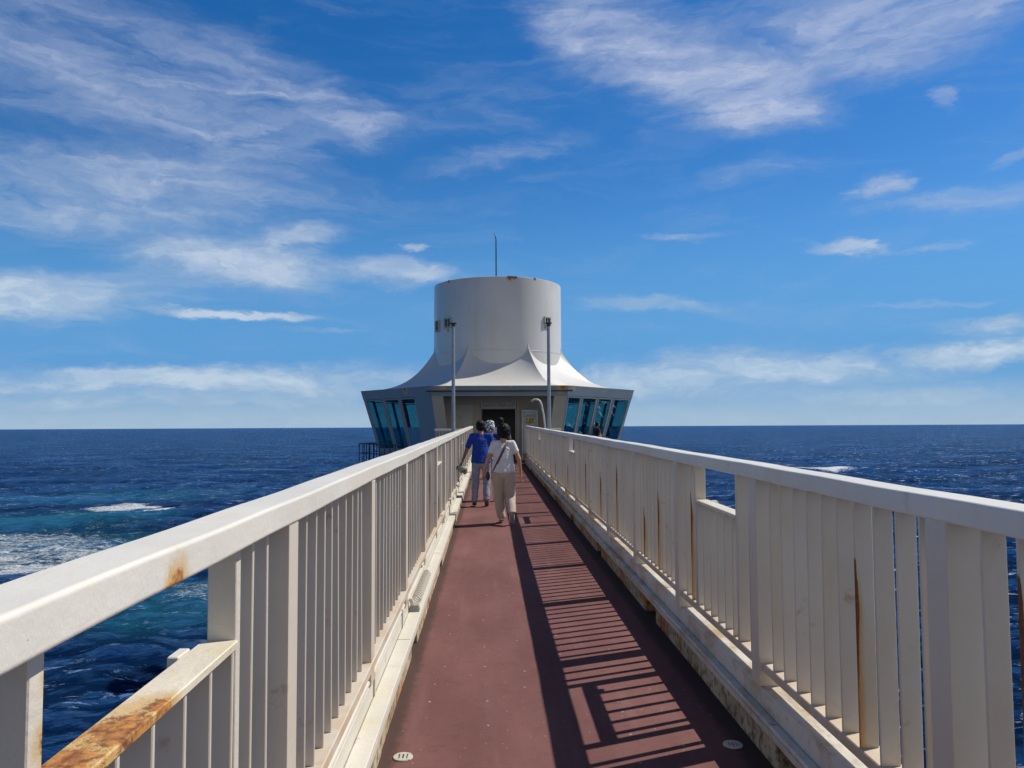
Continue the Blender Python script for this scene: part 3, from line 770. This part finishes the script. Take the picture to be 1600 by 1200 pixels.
# name board above the door
sg = empty('sign_board', ((DX0+DX1)/2, YW-.05, 2.56), label='long sign board with dark Japanese letters above the tower entrance', cat='sign')
b = BM(); b.box(DX0-.04, DX1+.04, YW-.06, YW-.004, 2.43, 2.70, bev=.006); b.build('board', plain('sign_board_paint', (.42, .41, .38), .6), sg)
def text(s, size, loc, mat, parent, name='lettering', rx=90, ext=.004, width=None):
    cu = bpy.data.curves.new(name, 'FONT'); cu.body = s; cu.size = size; cu.extrude = ext; cu.align_x = 'CENTER'; cu.align_y = 'CENTER'
    o = bpy.data.objects.new(name, cu); COL.objects.link(o); o.rotation_euler = (R(rx), 0, 0); o.location = loc
    bpy.context.view_layer.update()
    if width and o.dimensions.x > 0: o.scale.x = width/o.dimensions.x
    cu.materials.append(mat)
    bpy.context.view_layer.update()
    me = bpy.data.meshes.new_from_object(o.evaluated_get(bpy.context.evaluated_depsgraph_get())); me.transform(o.matrix_world)
    bpy.data.objects.remove(o); return link(name, me, mat, parent)
text('かいちゅうてんぼうとう', .17, ((DX0+DX1)/2, YW-.065, 2.56), M['dark'], sg, width=1.36)

# notice board right of the door
nb_ = empty('notice_board', (1.78, YW-.3, ZF), label='tall pale notice board with a yellow and orange picture beside the tower door', cat='notice board')
b = BM(); x0, x1, yy = 1.42, 2.13, YW-.32
b.box(x0, x0+.04, yy-.02, yy+.02, ZF+.01, 2.36); b.box(x1-.04, x1, yy-.02, yy+.02, ZF+.01, 2.36); b.box(x0+.04, x1-.04, yy-.02, yy+.02, 2.32, 2.36)
b.box(x0-.02, x0+.06, yy-.2, yy+.2, ZF+.001, ZF+.03); b.box(x1-.06, x1+.02, yy-.2, yy+.2, ZF+.001, ZF+.03)
b.build('frame', M['white'], nb_)
b = BM(); b.box(x0+.042, x1-.042, yy-.01, yy+.01, .45, 2.318); b.build('panel', plain('notice_panel', (.36, .43, .48), .5), nb_)
def pic_mat():
    m, N = newmat('notice_picture'); P = pos(N)
    n = N.noise(P, 9, 3, .5); c = N.mixc(N.smooth(n, .42, .52), (.62, .45, .04), (.5, .10, .02)); c = N.mixc(N.smooth(N.noise(P, 14, 2), .55, .6), c, (.12, .18, .03))
    return finish(m, N, c, .5)
b = BM(); b.box(x0+.17, x0+.52, yy-.016, yy-.0105, 1.77, 2.00, bev=.002); b.build('picture', pic_mat(), nb_)
b = BM()
for i, (dx, dz, w_, h_) in enumerate(((.12, 2.06, .05, .04), (.24, 2.09, .05, .05), (.33, 2.07, .06, .05), (.43, 2.09, .04, .04), (.52, 2.06, .05, .04))):
    b.box(x0+dx, x0+dx+w_, yy-.015, yy-.0105, dz, dz+h_)
b.build('marks', plain('notice_blue', (.05, .12, .22), .5), nb_)

# drum windows, antenna
def dwin(deg, z0, z1, w_):
    a = R(deg); e = Vector((math.sin(a), -math.cos(a), 0)); tt = Vector((math.cos(a), math.sin(a), 0)); c = Vector((BX, BY, 0))
    def pr(b, u0, u1, za, zb, d0, d1):
        pts = [c+e*d+tt*u for u, d in ((u0, d0), (u1, d0), (u1, d1), (u0, d1))]
        b.prism([p+Vector((0, 0, za)) for p in pts], [p+Vector((0, 0, zb)) for p in pts])
    b = BM(); f = .055; h = w_/2
    pr(b, -h, -h+f, z0, z1, RD-.03, RD+.06); pr(b, h-f, h, z0, z1, RD-.03, RD+.06); pr(b, -h+f, h-f, z0, z0+f, RD-.03, RD+.075); pr(b, -h+f, h-f, z1-f, z1, RD-.03, RD+.06)
    fr = b.build('window', painted('drum_window_frame', (.40, .37, .30), rust=1, drips=.8, lumps=.2), tower)
    b = BM(); pr(b, -h+f, h-f, z0+f, z1-f, RD-.02, RD+.012); b.build('pane', plain('dark_glass', (.03, .045, .06), .12), fr)
    b = BM(); pr(b, -.015, .015, z0+f, z1-f, RD+.013, RD+.04); b.build('glazing_bar', M['grey'], fr)
dwin(-66, 6.12, 6.66, .50); dwin(-48, 6.20, 6.66, .50); dwin(47, 6.28, 6.70, .46); dwin(132, 6.2, 6.66, .5); dwin(-130, 6.2, 6.66, .5)
b = BM(); b.tube([(BX-.06, BY, 7.9), (BX-.06, BY, 10.85), (BX-.10, BY, 11.0), (BX-.15, BY, 11.15)], [.035, .028, .022, .012], 8); b.build('antenna', M['dark'], tower, smooth=True)
# rust patch scabs on the rim
b = BM()
for dg, w_ in ((9.5, .10), (12, .06), (14.5, .09), (-47, .03), (33, .05)):
    a = R(dg); e = Vector((math.sin(a), -math.cos(a), 0)); tt = Vector((math.cos(a), math.sin(a), 0)); c = Vector((BX, BY, 0))
    pts = [c+e*(RD+.004)+tt*(-w_), c+e*(RD+.004)+tt*w_, c+e*(RD-.05)+tt*w_, c+e*(RD-.05)+tt*(-w_)]
    b.prism([p+Vector((0, 0, 8.33)) for p in pts], [p+Vector((0, 0, 8.425)) for p in pts])
b.build('rim_rust', M['notch'], tower)

# gooseneck pipe by the right railing end
gx, gy = 2.14, 29.2
t = empty('gooseneck_pipe', (gx, gy, .3), label='white curved gooseneck pipe rising beside the far end of the right railing', cat='pipe')
pts = [(gx, gy, .1), (gx-.01, gy, 1.6), (gx-.07, gy, 2.1), (gx-.14, gy, 2.46), (gx-.20, gy, 2.60), (gx-.28, gy, 2.66), (gx-.40, gy, 2.67), (gx-.47, gy, 2.64)]
b = BM(); b.tube(pts, .034, 12); b.build('pipe', M['white'], t, smooth=True, auto=50)
b = BM(); b.tube([(gx-.45, gy, 2.65), (gx-.49, gy, 2.62), (gx-.52, gy, 2.57)], [.038, .055, .06], 12); b.build('nozzle', M['grey'], t, smooth=True, auto=50)

# cross railings at the porch
def crossrail(x0, x1, y, label, n):
    t = empty('cross_railing', ((x0+x1)/2, y, ZF), label=label, cat='railing')
    BM().box(x0, x1, y-.05, y+.05, 1.47, 1.56, bev=.008).build('handrail', M['rail'], t)
    BM().box(x0, x1, y-.04, y+.04, .45, .50, bev=.004).build('lower_rail', M['rail'], t)
    proto = None
    for i in range(n):
        x = x0+.05+(x1-x0-.1)*i/(n-1)
        if proto is None: proto = BM().box(-.012, .012, -.03, .03, .5, 1.472).build('baluster', M['bar'], None); o = proto
        else: o = proto.copy(); COL.objects.link(o)
        o.location = (x, y, 0); o.parent = t; o.matrix_parent_inverse = Matrix.Translation(t.location).inverted()
crossrail(-2.15, -.82, 30.45, 'short white cross railing left of the tower porch', 10)
crossrail(1.66, 2.85, 30.45, 'short white cross railing right of the tower porch', 9)
b = BM(); b.box(-2.15, -.80, 30.3, 32.3, ZF-.25, ZF-.02); b.box(1.66, 2.95, 30.3, 32.3, ZF-.25, ZF-.02)
tag(b.build('landing', M['cap']), kind='structure')

# black service catwalk round the left side
cw = empty('catwalk', (BX-5.8, BY, .0), label='black metal service catwalk with railing hugging the left foot of the tower', cat='catwalk')
C = hept(6.62, 0); Cin = hept(5.70, 0)
for a_, c_ in ((4, 5), (5, 6)):
    e0 = C[a_]; e1 = C[c_] if c_ != 6 else C[5].lerp(C[6], .55)
    i0 = Cin[a_]; i1 = Cin[c_] if c_ != 6 else Cin[5].lerp(Cin[6], .55)
    z = lambda p, q: Vector((p.x, p.y, q))
    BM().prism([z(e0, -.08), z(e1, -.08), z(i1, -.08), z(i0, -.08)], [z(e0, -.01), z(e1, -.01), z(i1, -.01), z(i0, -.01)]).build('grating', M['dark'], cw)
    b = BM(); b.tube([z(e0, .88), z(e1, .88)], .028, 8); b.tube([z(e0, .45), z(e1, .45)], .018, 8)
    n = max(2, int((e1-e0).length/.42))
    for i in range(n+1):
        p = e0.lerp(e1, i/n); b.tube([z(p, -.01), z(p, .88)], .022, 6)
    b.build('guard_rail', M['dark'], cw)

# ---------------------------------------------------------------- people
def remesh(name, parts, voxel, mat, parent, loc, rotz, smooth_it=2, disp=None):
    """parts: list of (p0, r0, p1, r1) with radii scalars or 3-vectors; one continuous skin"""
    b = bmesh.new()
    for p0, r0, p1, r1 in parts:
        p0, p1 = Vector(p0), Vector(p1)
        r0 = Vector(r0) if not isinstance(r0, (int, float)) else Vector((r0,)*3)
        r1 = Vector(r1) if not isinstance(r1, (int, float)) else Vector((r1,)*3)
        L = (p1-p0).length; n = max(1, int(L/(min(min(r0), min(r1))*.45)))
        for i in range(n+1 if L > 1e-5 else 1):
            t = i/n; c = p0.lerp(p1, t); r = r0.lerp(r1, t)
            mt = Matrix.Translation(c) @ Matrix.Diagonal((*r, 1))
            bmesh.ops.create_icosphere(b, subdivisions=2, radius=1, matrix=mt)
    me = bpy.data.meshes.new(name+'_src'); b.to_mesh(me); b.free()
    o = bpy.data.objects.new(name, me); COL.objects.link(o)
    md = o.modifiers.new('r', 'REMESH'); md.mode = 'VOXEL'; md.voxel_size = voxel; md.use_smooth_shade = True
    if smooth_it:
        ms = o.modifiers.new('s', 'SMOOTH'); ms.iterations = smooth_it; ms.factor = .5
    if disp:
        tx = bpy.data.textures.new(name, 'CLOUDS'); tx.noise_scale = disp[1]; tx.noise_depth = 2
        dm = o.modifiers.new('d', 'DISPLACE'); dm.texture = tx; dm.strength = disp[0]; dm.texture_coords = 'LOCAL'
    dg = bpy.context.evaluated_depsgraph_get(); ev = o.evaluated_get(dg)
    me2 = bpy.data.meshes.new_from_object(ev); bpy.data.objects.remove(o); me2.name = name
    me2.transform(Matrix.Translation(loc) @ Matrix.Rotation(rotz, 4, 'Z'))
    me2.polygons.foreach_set('use_smooth', [True]*len(me2.polygons))
    return link(name, me2, mat, parent)

def cloth(name, col, var=.08, scale=8, rough=.85, blot=None):
    m, N = newmat(name); P = pos(N)
    c = N.mixc(N.smooth(N.noise(P, scale, 4), .35, .65), tuple(x*(1-var) for x in col), col)
    if blot: c = N.mixc(N.smooth(N.noise(P, blot[1], 3, .5, .5), .47, .55), c, blot[0])
    h = N.m('ADD', N.noise(N.scale(P, (1, 1, .6)), 16, 4, .6), N.m('MULTIPLY', N.noise(P, 300, 2), .15))
    nor = N.n('ShaderNodeBump', None, Strength=.55, Distance=.02, Height=h).outputs[0]
    return finish(m, N, c, rough, .2, nor, Sheen_Weight=.15)
M['skin'] = plain('skin', (.42, .22, .14), .5, .4, var=.08, vs=20)
M['skin_tan'] = plain('tanned_skin', (.27, .13, .08), .5, .4, var=.08, vs=20)
def hair_mat():
    m, N = newmat('black_hair'); P = pos(N)
    n = N.noise(N.scale(P, (90, 90, 18)), 1, 5, .6)
    c = N.mixc(N.smooth(n, .3, .7), (.003, .003, .003), (.009, .008, .007))
    nor = N.n('ShaderNodeBump', None, Strength=.8, Distance=.006, Height=n).outputs[0]
    return finish(m, N, c, .6, .18, nor)
M['hair'] = hair_mat()
M['shoe'] = plain('pale_shoe', (.74, .72, .68), .7)
M['sole'] = plain('brown_sole', (.12, .06, .04), .7)
M['eye'] = plain('eye_dark', (.01, .01, .01), .2)

def hand(parts, w, d, fwdv, side, curl=.5):
    """palm and five fingers; w wrist, d pointing down the hand, fwdv the thumb side"""
    d = Vector(d).normalized(); f = (Vector(fwdv)-d*Vector(fwdv).dot(d)).normalized(); n = d.cross(f)*side
    w = Vector(w); k = w+d*.085
    parts.append((w, (.022, .026, .022), w+d*.045, (.019, .034, .022)))
    for i, (o_, L, r) in enumerate(((.030, .068, .0085), (.010, .076, .0088), (-.010, .070, .0085), (-.028, .055, .0075))):
        a = w+d*.03+f*o_*.7; k1 = k+f*o_
        m1 = k1+d*L*.5+n*L*.18*curl*2; m2 = m1+d*L*.36+n*L*.40*curl*2
        parts += [(a, .014, k1, r+.003), (k1, r+.001, m1, r), (m1, r, m2, r*.85)]
    t0 = w+d*.025+f*.028; t1 = t0+d*.038+f*.026; t2 = t1+d*.030+f*.006+n*.01
    parts += [(t0, .013, t1, .0105), (t1, .0105, t2, .009)]

def person(label, loc, H, pose, colours, rotz=0.0, group=None, hat=None, strap=None, fem=False, full=True):
    k = H/1.6
    V = lambda *a: Vector(a)*k
    root = empty('person', loc, label=label, cat='person')
    if group: root['group'] = group
    kw = dict(parent=root, loc=Vector(loc), rotz=rotz)
    lean = pose.get('lean', .03)
    hip = V(0, 0, .86); chest = V(0, lean*.8, 1.15); neck = V(0, lean*1.2, 1.335); head = V(*pose.get('head', (0, lean*1.2+.03, 1.485)))
    shw = .165 if not fem else .150
    sh = [V(-shw, lean, 1.30), V(shw, lean, 1.30)]
    hp = [V(-.085, 0, .84), V(.085, 0, .84)]
    kn = [V(*pose['knee'][i]) for i in (0, 1)]; an = [V(*pose['ankle'][i]) for i in (0, 1)]; toe = [V(*pose['toe'][i]) for i in (0, 1)]
    el = [V(*pose['elbow'][i]) for i in (0, 1)]; wr = [V(*pose['wrist'][i]) for i in (0, 1)]
    P = []
    P += [(head+V(0, -.008, .025), (.074*k, .090*k, .092*k), head+V(0, .02, -.02), (.062*k, .068*k, .075*k))]
    P += [(head+V(0, .045, -.06), (.042*k, .038*k, .04*k), head+V(0, .055, -.085), (.026*k, .026*k, .022*k))]
    P += [(head+V(0, .092, .005), .010*k, head+V(0, .108, -.03), .013*k)]
    P += [(head+V(-.028, .088, .03), .012*k, head+V(.028, .088, .03), .012*k), (head+V(-.02, .088, -.06), .009*k, head+V(.02, .088, -.06), .009*k)]
    for s_ in (-1, 1): P += [(head+V(.076*s_, -.005, .015), (.008*k, .017*k, .022*k), head+V(.075*s_, .0, -.018), (.007*k, .012*k, .013*k))]
    P += [(neck+V(0, -.01, -.02), .056*k, head+V(0, -.01, -.06), .052*k)]
    P += [(hip, (.14*k, .09*k, .10*k), chest, (.13*k, .09*k, .12*k)), (chest, (.13*k, .09*k, .1*k), neck+V(0, 0, -.06), (.10*k, .065*k, .05*k))]
    for i in (0, 1):
        s_ = -1 if i == 0 else 1
        P += [(sh[i], .046*k, el[i], .037*k), (el[i], .037*k, wr[i], .024*k)]
        d = (wr[i]-el[i]).normalized()*.7+Vector((0, 0, -.3))
        hand(P, wr[i]-(wr[i]-el[i]).normalized()*.01, d, pose.get('thumb', [(0, 1, 0), (0, 1, 0)])[i], s_, pose.get('curl', (.5, .5))[i])
        P += [(hp[i], .075*k, kn[i], .05*k), (kn[i], .05*k, an[i], .033*k), (an[i], .033*k, toe[i], .024*k)]
    body = remesh('body', P, .0062, colours['skin'], **kw, smooth_it=1)
    # eyes
    for s_ in (-1, 1):
        b = BM(); p = Vector(loc)+Matrix.Rotation(rotz, 3, 'Z') @ (head+V(.028*s_, .094, .012))
        bmesh.ops.create_icosphere(b.b, subdivisions=2, radius=.010*k, matrix=Matrix.Translation(p)); b.build('eye', M['eye'], body, smooth=True)
    # shirt
    wid = pose.get('wide', 1.0)
    hem = pose.get('hem', .80)
    S = [(V(0, 0, hem+.05), (.178*k*wid, .134*k*wid, .05*k), V(0, lean*.5, 1.02), (.158*k*wid, .115*k*wid, .09*k)),
         (V(0, lean*.5, 1.02), (.158*k*wid, .115*k*wid, .09*k), V(0, lean, 1.20), (.168*k, .112*k, .085*k)),
         (V(0, lean, 1.20), (.165*k, .108*k, .08*k), V(0, lean*1.2, 1.292), (.105*k, .07*k, .04*k)),
         (V(-.06, lean*1.1, 1.31), .045*k, V(.06, lean*1.1, 1.31), .045*k)]
    sl = pose.get('sleeve', .62)
    for i in (0, 1):
        S += [(V(0, lean, 1.28)*.35+sh[i]*.65, .062*k, sh[i], .055*k), (sh[i], .055*k, sh[i].lerp(el[i], sl), .057*k)]
    shirt = remesh('shirt', S, .009, colours['shirt'], **kw, smooth_it=3, disp=(.014*k, .09))
    if full:
        tw = pose.get('trouser', 1.0)
        T = [(V(0, 0, .88), (.138*k*wid, .100*k*wid, .04*k), V(0, -.01, .78), (.152*k*wid, .115*k*wid, .08*k))]
        for i in (0, 1):
            T += [(hp[i]+V(0, 0, -.03), (.094*k*tw, .105*k*tw, .07*k), kn[i], (.074*k*tw, .078*k*tw, .07*k)),
                  (kn[i], (.074*k*tw, .078*k*tw, .06*k), an[i]+V(0, -.005, .03), (.060*k*tw, .070*k*tw, .035*k))]
        remesh('trousers', T, .010, colours['trousers'], **kw, smooth_it=3, disp=(.022*k, .10))
        for i in (0, 1):
            d = (toe[i]-an[i]); dn = d.normalized(); up = Vector((0, 0, 1)); 
            sdn = Vector((1, 0, 0)); nn = sdn.cross(dn).normalized()
            heel = an[i]-dn*.02*k
            S2 = [(heel, (.045*k,)*3, toe[i], (.044*k, .040*k, .030*k)), (an[i]+V(0, 0, .01), .047*k, an[i].lerp(toe[i], .4), .036*k)]
            so = remesh('shoe', S2, .007, colours['shoe'], **kw, smooth_it=2)
            lo = -nn*.026*k if nn.z > 0 else nn*.026*k
            S3 = [(heel+lo*1.1, (.040*k, .040*k, .012*k) if abs(dn.z) < .5 else (.038*k, .014*k, .038*k), toe[i]+lo*.7, (.042*k, .036*k, .011*k) if abs(dn.z) < .5 else (.04*k, .012*k, .036*k))]
            remesh('sole', S3, .007, colours.get('sole', M['sole']), parent=so, loc=Vector(loc), rotz=rotz, smooth_it=1)
    # hair or hat
    hs = pose.get('hair', 1.0)
    Hh = [(head+V(0, -.022, .042), (.088*k*hs, .098*k*hs, .090*k*hs), head+V(0, -.035, .0), (.086*k*hs, .080*k*hs, .080*k*hs)),
          (head+V(0, -.045, -.01), (.078*k*hs, .060*k*hs, .06*k*hs), head+V(0, -.045, -.05), ((.066 if fem else .058)*k*hs, .045*k*hs, .035*k*hs))]
    hr = remesh('hair', Hh, .008, M['hair'], **kw, smooth_it=2, disp=(.022*k, .035))
    if hat is not None:
        HT = [(head+V(0, -.01, .06), (.098*k, .108*k, .075*k), head+V(0, -.01, .03), (.102*k, .112*k, .05*k)),
              (head+V(.01, -.05, .0), (.095*k, .085*k, .05*k), head+V(.01, -.06, -.07), (.085*k, .06*k, .04*k))]
        remesh('hat', HT, .008, hat, **kw, smooth_it=2, disp=(.02*k, .04))
    if strap is not None:
        a0, a1, sm, bagm = strap[:4]     # shoulder point, hip point (local, before scaling)
        bv = BVHTree.FromPolygons([v.co.copy() for v in shirt.data.vertices], [tuple(p.vertices) for p in shirt.data.polygons])
        A, B_ = V(*a0), V(*a1); Rm = Matrix.Rotation(rotz, 3, 'Z'); pts = []
        axis = (B_-A).normalized(); c0 = (A+B_)/2; half = (B_-A).length/2+.02
        n = 64
        for i in range(n):
            a = 2*math.pi*i/n
            dirv = (axis*math.cos(a)+Vector((0, 1, 0))*math.sin(a))
            o_ = c0+dirv*1.0*k; wo = Vector(loc)+Rm @ o_; wd = -(Rm @ dirv)
            hit, nrm, _, dist = bv.ray_cast(wo, wd)
            rr_ = hit if hit is not None else Vector(loc)+Rm @ (c0+dirv*.15)
            rr_ = rr_+(Rm @ dirv)*.006
            pts.append(rr_)
        # smooth closed loop
        for _ in range(3): pts = [(pts[i-1]+pts[i]*2+pts[(i+1) % n])/4 for i in range(n)]
        bm_ = BM(); pl = (Rm @ axis).cross(Rm @ Vector((0, 1, 0))).normalized(); hw = .019*k
        cc = sum(pts, Vector())/n; ring = []
        for p in pts:
            o_ = (p-cc).normalized()
            ring.append([bm_.b.verts.new(p+pl*hw), bm_.b.verts.new(p+pl*hw+o_*.006), bm_.b.verts.new(p-pl*hw+o_*.006), bm_.b.verts.new(p-pl*hw)])
        for i in range(n):
            q, w_ = ring[i], ring[(i+1) % n]
            for j in range(4): bm_.b.faces.new((q[j], q[(j+1) % 4], w_[(j+1) % 4], w_[j]))
        bag = empty('shoulder_bag', loc, label=strap[4], cat='bag')
        bm_.build('strap', sm, bag, smooth=True, auto=60)
        bp = B_+V(*pose.get('bagoff', (-.03, 0, -.05)))
        remesh('bag_body', [(bp+V(0, -.06, 0), (.035*k, .03*k, .075*k), bp+V(0, .07, 0), (.035*k, .03*k, .075*k))], .008, bagm, parent=bag, loc=Vector(loc), rotz=rotz, smooth_it=1, disp=(.01, .05))
    return root

zd = lambda y: SL*y+DZ+.002
# woman in front: white top, pinkish trousers
person('nearest walker, in a white T-shirt and loose pinkish-beige trousers with one heel lifted', (.235, 13.0, zd(13.0)), 1.655,
       dict(lean=.03, head=(.01, .07, 1.475), knee=[(-.08, .06, .46), (.11, .02, .44)], ankle=[(-.03, .10, .075), (.13, -.22, .19)],
            toe=[(-.035, .24, .035), (.135, -.15, .045)], elbow=[(-.245, .02, 1.05), (.255, -.03, 1.05)],
            wrist=[(-.32, .10, .82), (.285, -.01, .80)], wide=1.14, trouser=1.24, hair=1.34, sleeve=.50, curl=(.4, .35), hem=.80, bagoff=(-.06, .03, -.03)),
       dict(skin=M['skin'], shirt=cloth('white_tshirt', (.64, .63, .64)), trousers=cloth('pinkish_trousers', (.45, .365, .31)), shoe=M['shoe'], sole=plain('pale_sole', (.30, .27, .25), .7)),
       strap=((.085, 0, 1.36), (-.19, 0, .80), plain('brown_strap', (.10, .055, .05), .6), plain('brown_bag', (.035, .02, .018), .6),
              'dark brown shoulder bag on a diagonal strap across the nearest walker in white'), fem=True)
# man in blue
person('walker in a bright blue T-shirt and grey-blue jeans beside the left railing', (-.165, 15.6, zd(15.6)), 1.75,
       dict(lean=.06, head=(-.01, .11, 1.465), knee=[(-.105, .05, .46), (.10, .06, .47)], ankle=[(-.12, -.02, .085), (.10, -.06, .12)],
            toe=[(-.125, .13, .035), (.105, .07, .035)], elbow=[(-.26, .0, 1.06), (.23, .06, 1.05)],
            wrist=[(-.34, .10, .85), (.20, .26, .95)], wide=1.12, hair=1.0, sleeve=.80, curl=(.9, .7), hem=.77),
       dict(skin=M['skin_tan'], shirt=cloth('blue_tshirt', (.010, .045, .30)), trousers=cloth('grey_jeans', (.22, .24, .31), blot=((.25, .29, .38), 6)), shoe=plain('brown_shoe', (.20, .10, .07), .7)))
# patterned bag in his left hand
lp = Vector((-.165, 15.6, zd(15.6)))+Vector((-.365, .12, .67))*(1.75/1.6)
remb = remesh('carried_bag', [(Vector((-.05, 0, .04)), (.06, .05, .07), Vector((.06, 0, -.02)), (.065, .055, .08)), (Vector((0, 0, .08)), .03, Vector((.0, 0, .13)), .02)], .009,
              cloth('patterned_bag_cloth', (.46, .44, .34), blot=((.10, .10, .09), 22)), None, lp, 0.0, 2, (.035, .05))
tag(remb, 'crumpled pale patterned cloth bag held low by the walker in blue', 'bag')
# person with patterned hat just ahead of the man
person('walker in a black and white patterned hat just ahead of the one in blue', (.035, 16.7, zd(16.7)), 1.73,
       dict(lean=.03, head=(-.02, .06, 1.475), knee=[(-.09, .10, .46), (.09, -.02, .46)], ankle=[(-.09, .12, .08), (.09, -.15, .12)],
            toe=[(-.09, .26, .035), (.09, -.03, .035)], elbow=[(-.24, .02, 1.06), (.23, .03, 1.06)], wrist=[(-.25, .14, .86), (.22, .18, .9)], hair=.95, sleeve=.6),
       dict(skin=M['skin_tan'], shirt=cloth('navy_top', (.02, .03, .09)), trousers=cloth('pale_jeans', (.34, .38, .48)), shoe=M['sole']),
       hat=cloth('striped_hat', (.60, .62, .64), blot=((.03, .03, .04), 26)), fem=True)
# farther person in white
person('farthest walker, in a white top with a dark diagonal strap, near the tower door', (.34, 23.0, zd(23.0)), 1.80,
       dict(lean=.02, knee=[(-.09, .05, .46), (.09, .08, .46)], ankle=[(-.09, -.10, .1), (.09, .14, .08)],
            toe=[(-.09, .02, .035), (.09, .28, .035)], elbow=[(-.25, .02, 1.06), (.25, .02, 1.06)], wrist=[(-.24, .12, .84), (.26, .08, .84)], sleeve=.55),
       dict(skin=M['skin_tan'], shirt=cloth('lilac_white_top', (.50, .49, .58)), trousers=cloth('dark_trousers', (.04, .04, .05)), shoe=M['sole']),
       strap=((-.075, 0, 1.37), (.17, 0, .86), plain('navy_strap', (.01, .01, .03), .6), plain('navy_bag', (.012, .012, .02), .6),
              'dark bag on a diagonal strap worn by the farthest walker'))
# visitors behind the glass
person('dark visitor looking down behind the third window of the right window wall', (3.98+.75, 33.9, ZF), 1.66,
       dict(lean=.03, knee=[(-.09, .03, .46), (.09, .03, .46)], ankle=[(-.1, 0, .08), (.1, 0, .08)], toe=[(-.1, .14, .035), (.1, .14, .035)],
            elbow=[(-.26, .04, 1.08), (.26, .04, 1.08)], wrist=[(-.12, .22, 1.02), (.12, .22, 1.02)]),
       dict(skin=M['skin_tan'], shirt=cloth('visitor_dark_top', (.02, .02, .025)), trousers=cloth('visitor_dark_trousers', (.02, .02, .02)), shoe=M['sole']), rotz=R(-70))
person('dark visitor behind the window nearest the porch in the right window wall', (3.35, 34.0, ZF), 1.55,
       dict(lean=.03, knee=[(-.09, .03, .46), (.09, .03, .46)], ankle=[(-.1, 0, .08), (.1, 0, .08)], toe=[(-.1, .14, .035), (.1, .14, .035)],
            elbow=[(-.26, .04, 1.08), (.26, .04, 1.08)], wrist=[(-.26, .12, .84), (.26, .12, .84)]),
       dict(skin=M['skin_tan'], shirt=cloth('visitor_grey_top', (.04, .04, .05)), trousers=cloth('visitor_black_trousers', (.02, .02, .02)), shoe=M['sole']), rotz=R(40))
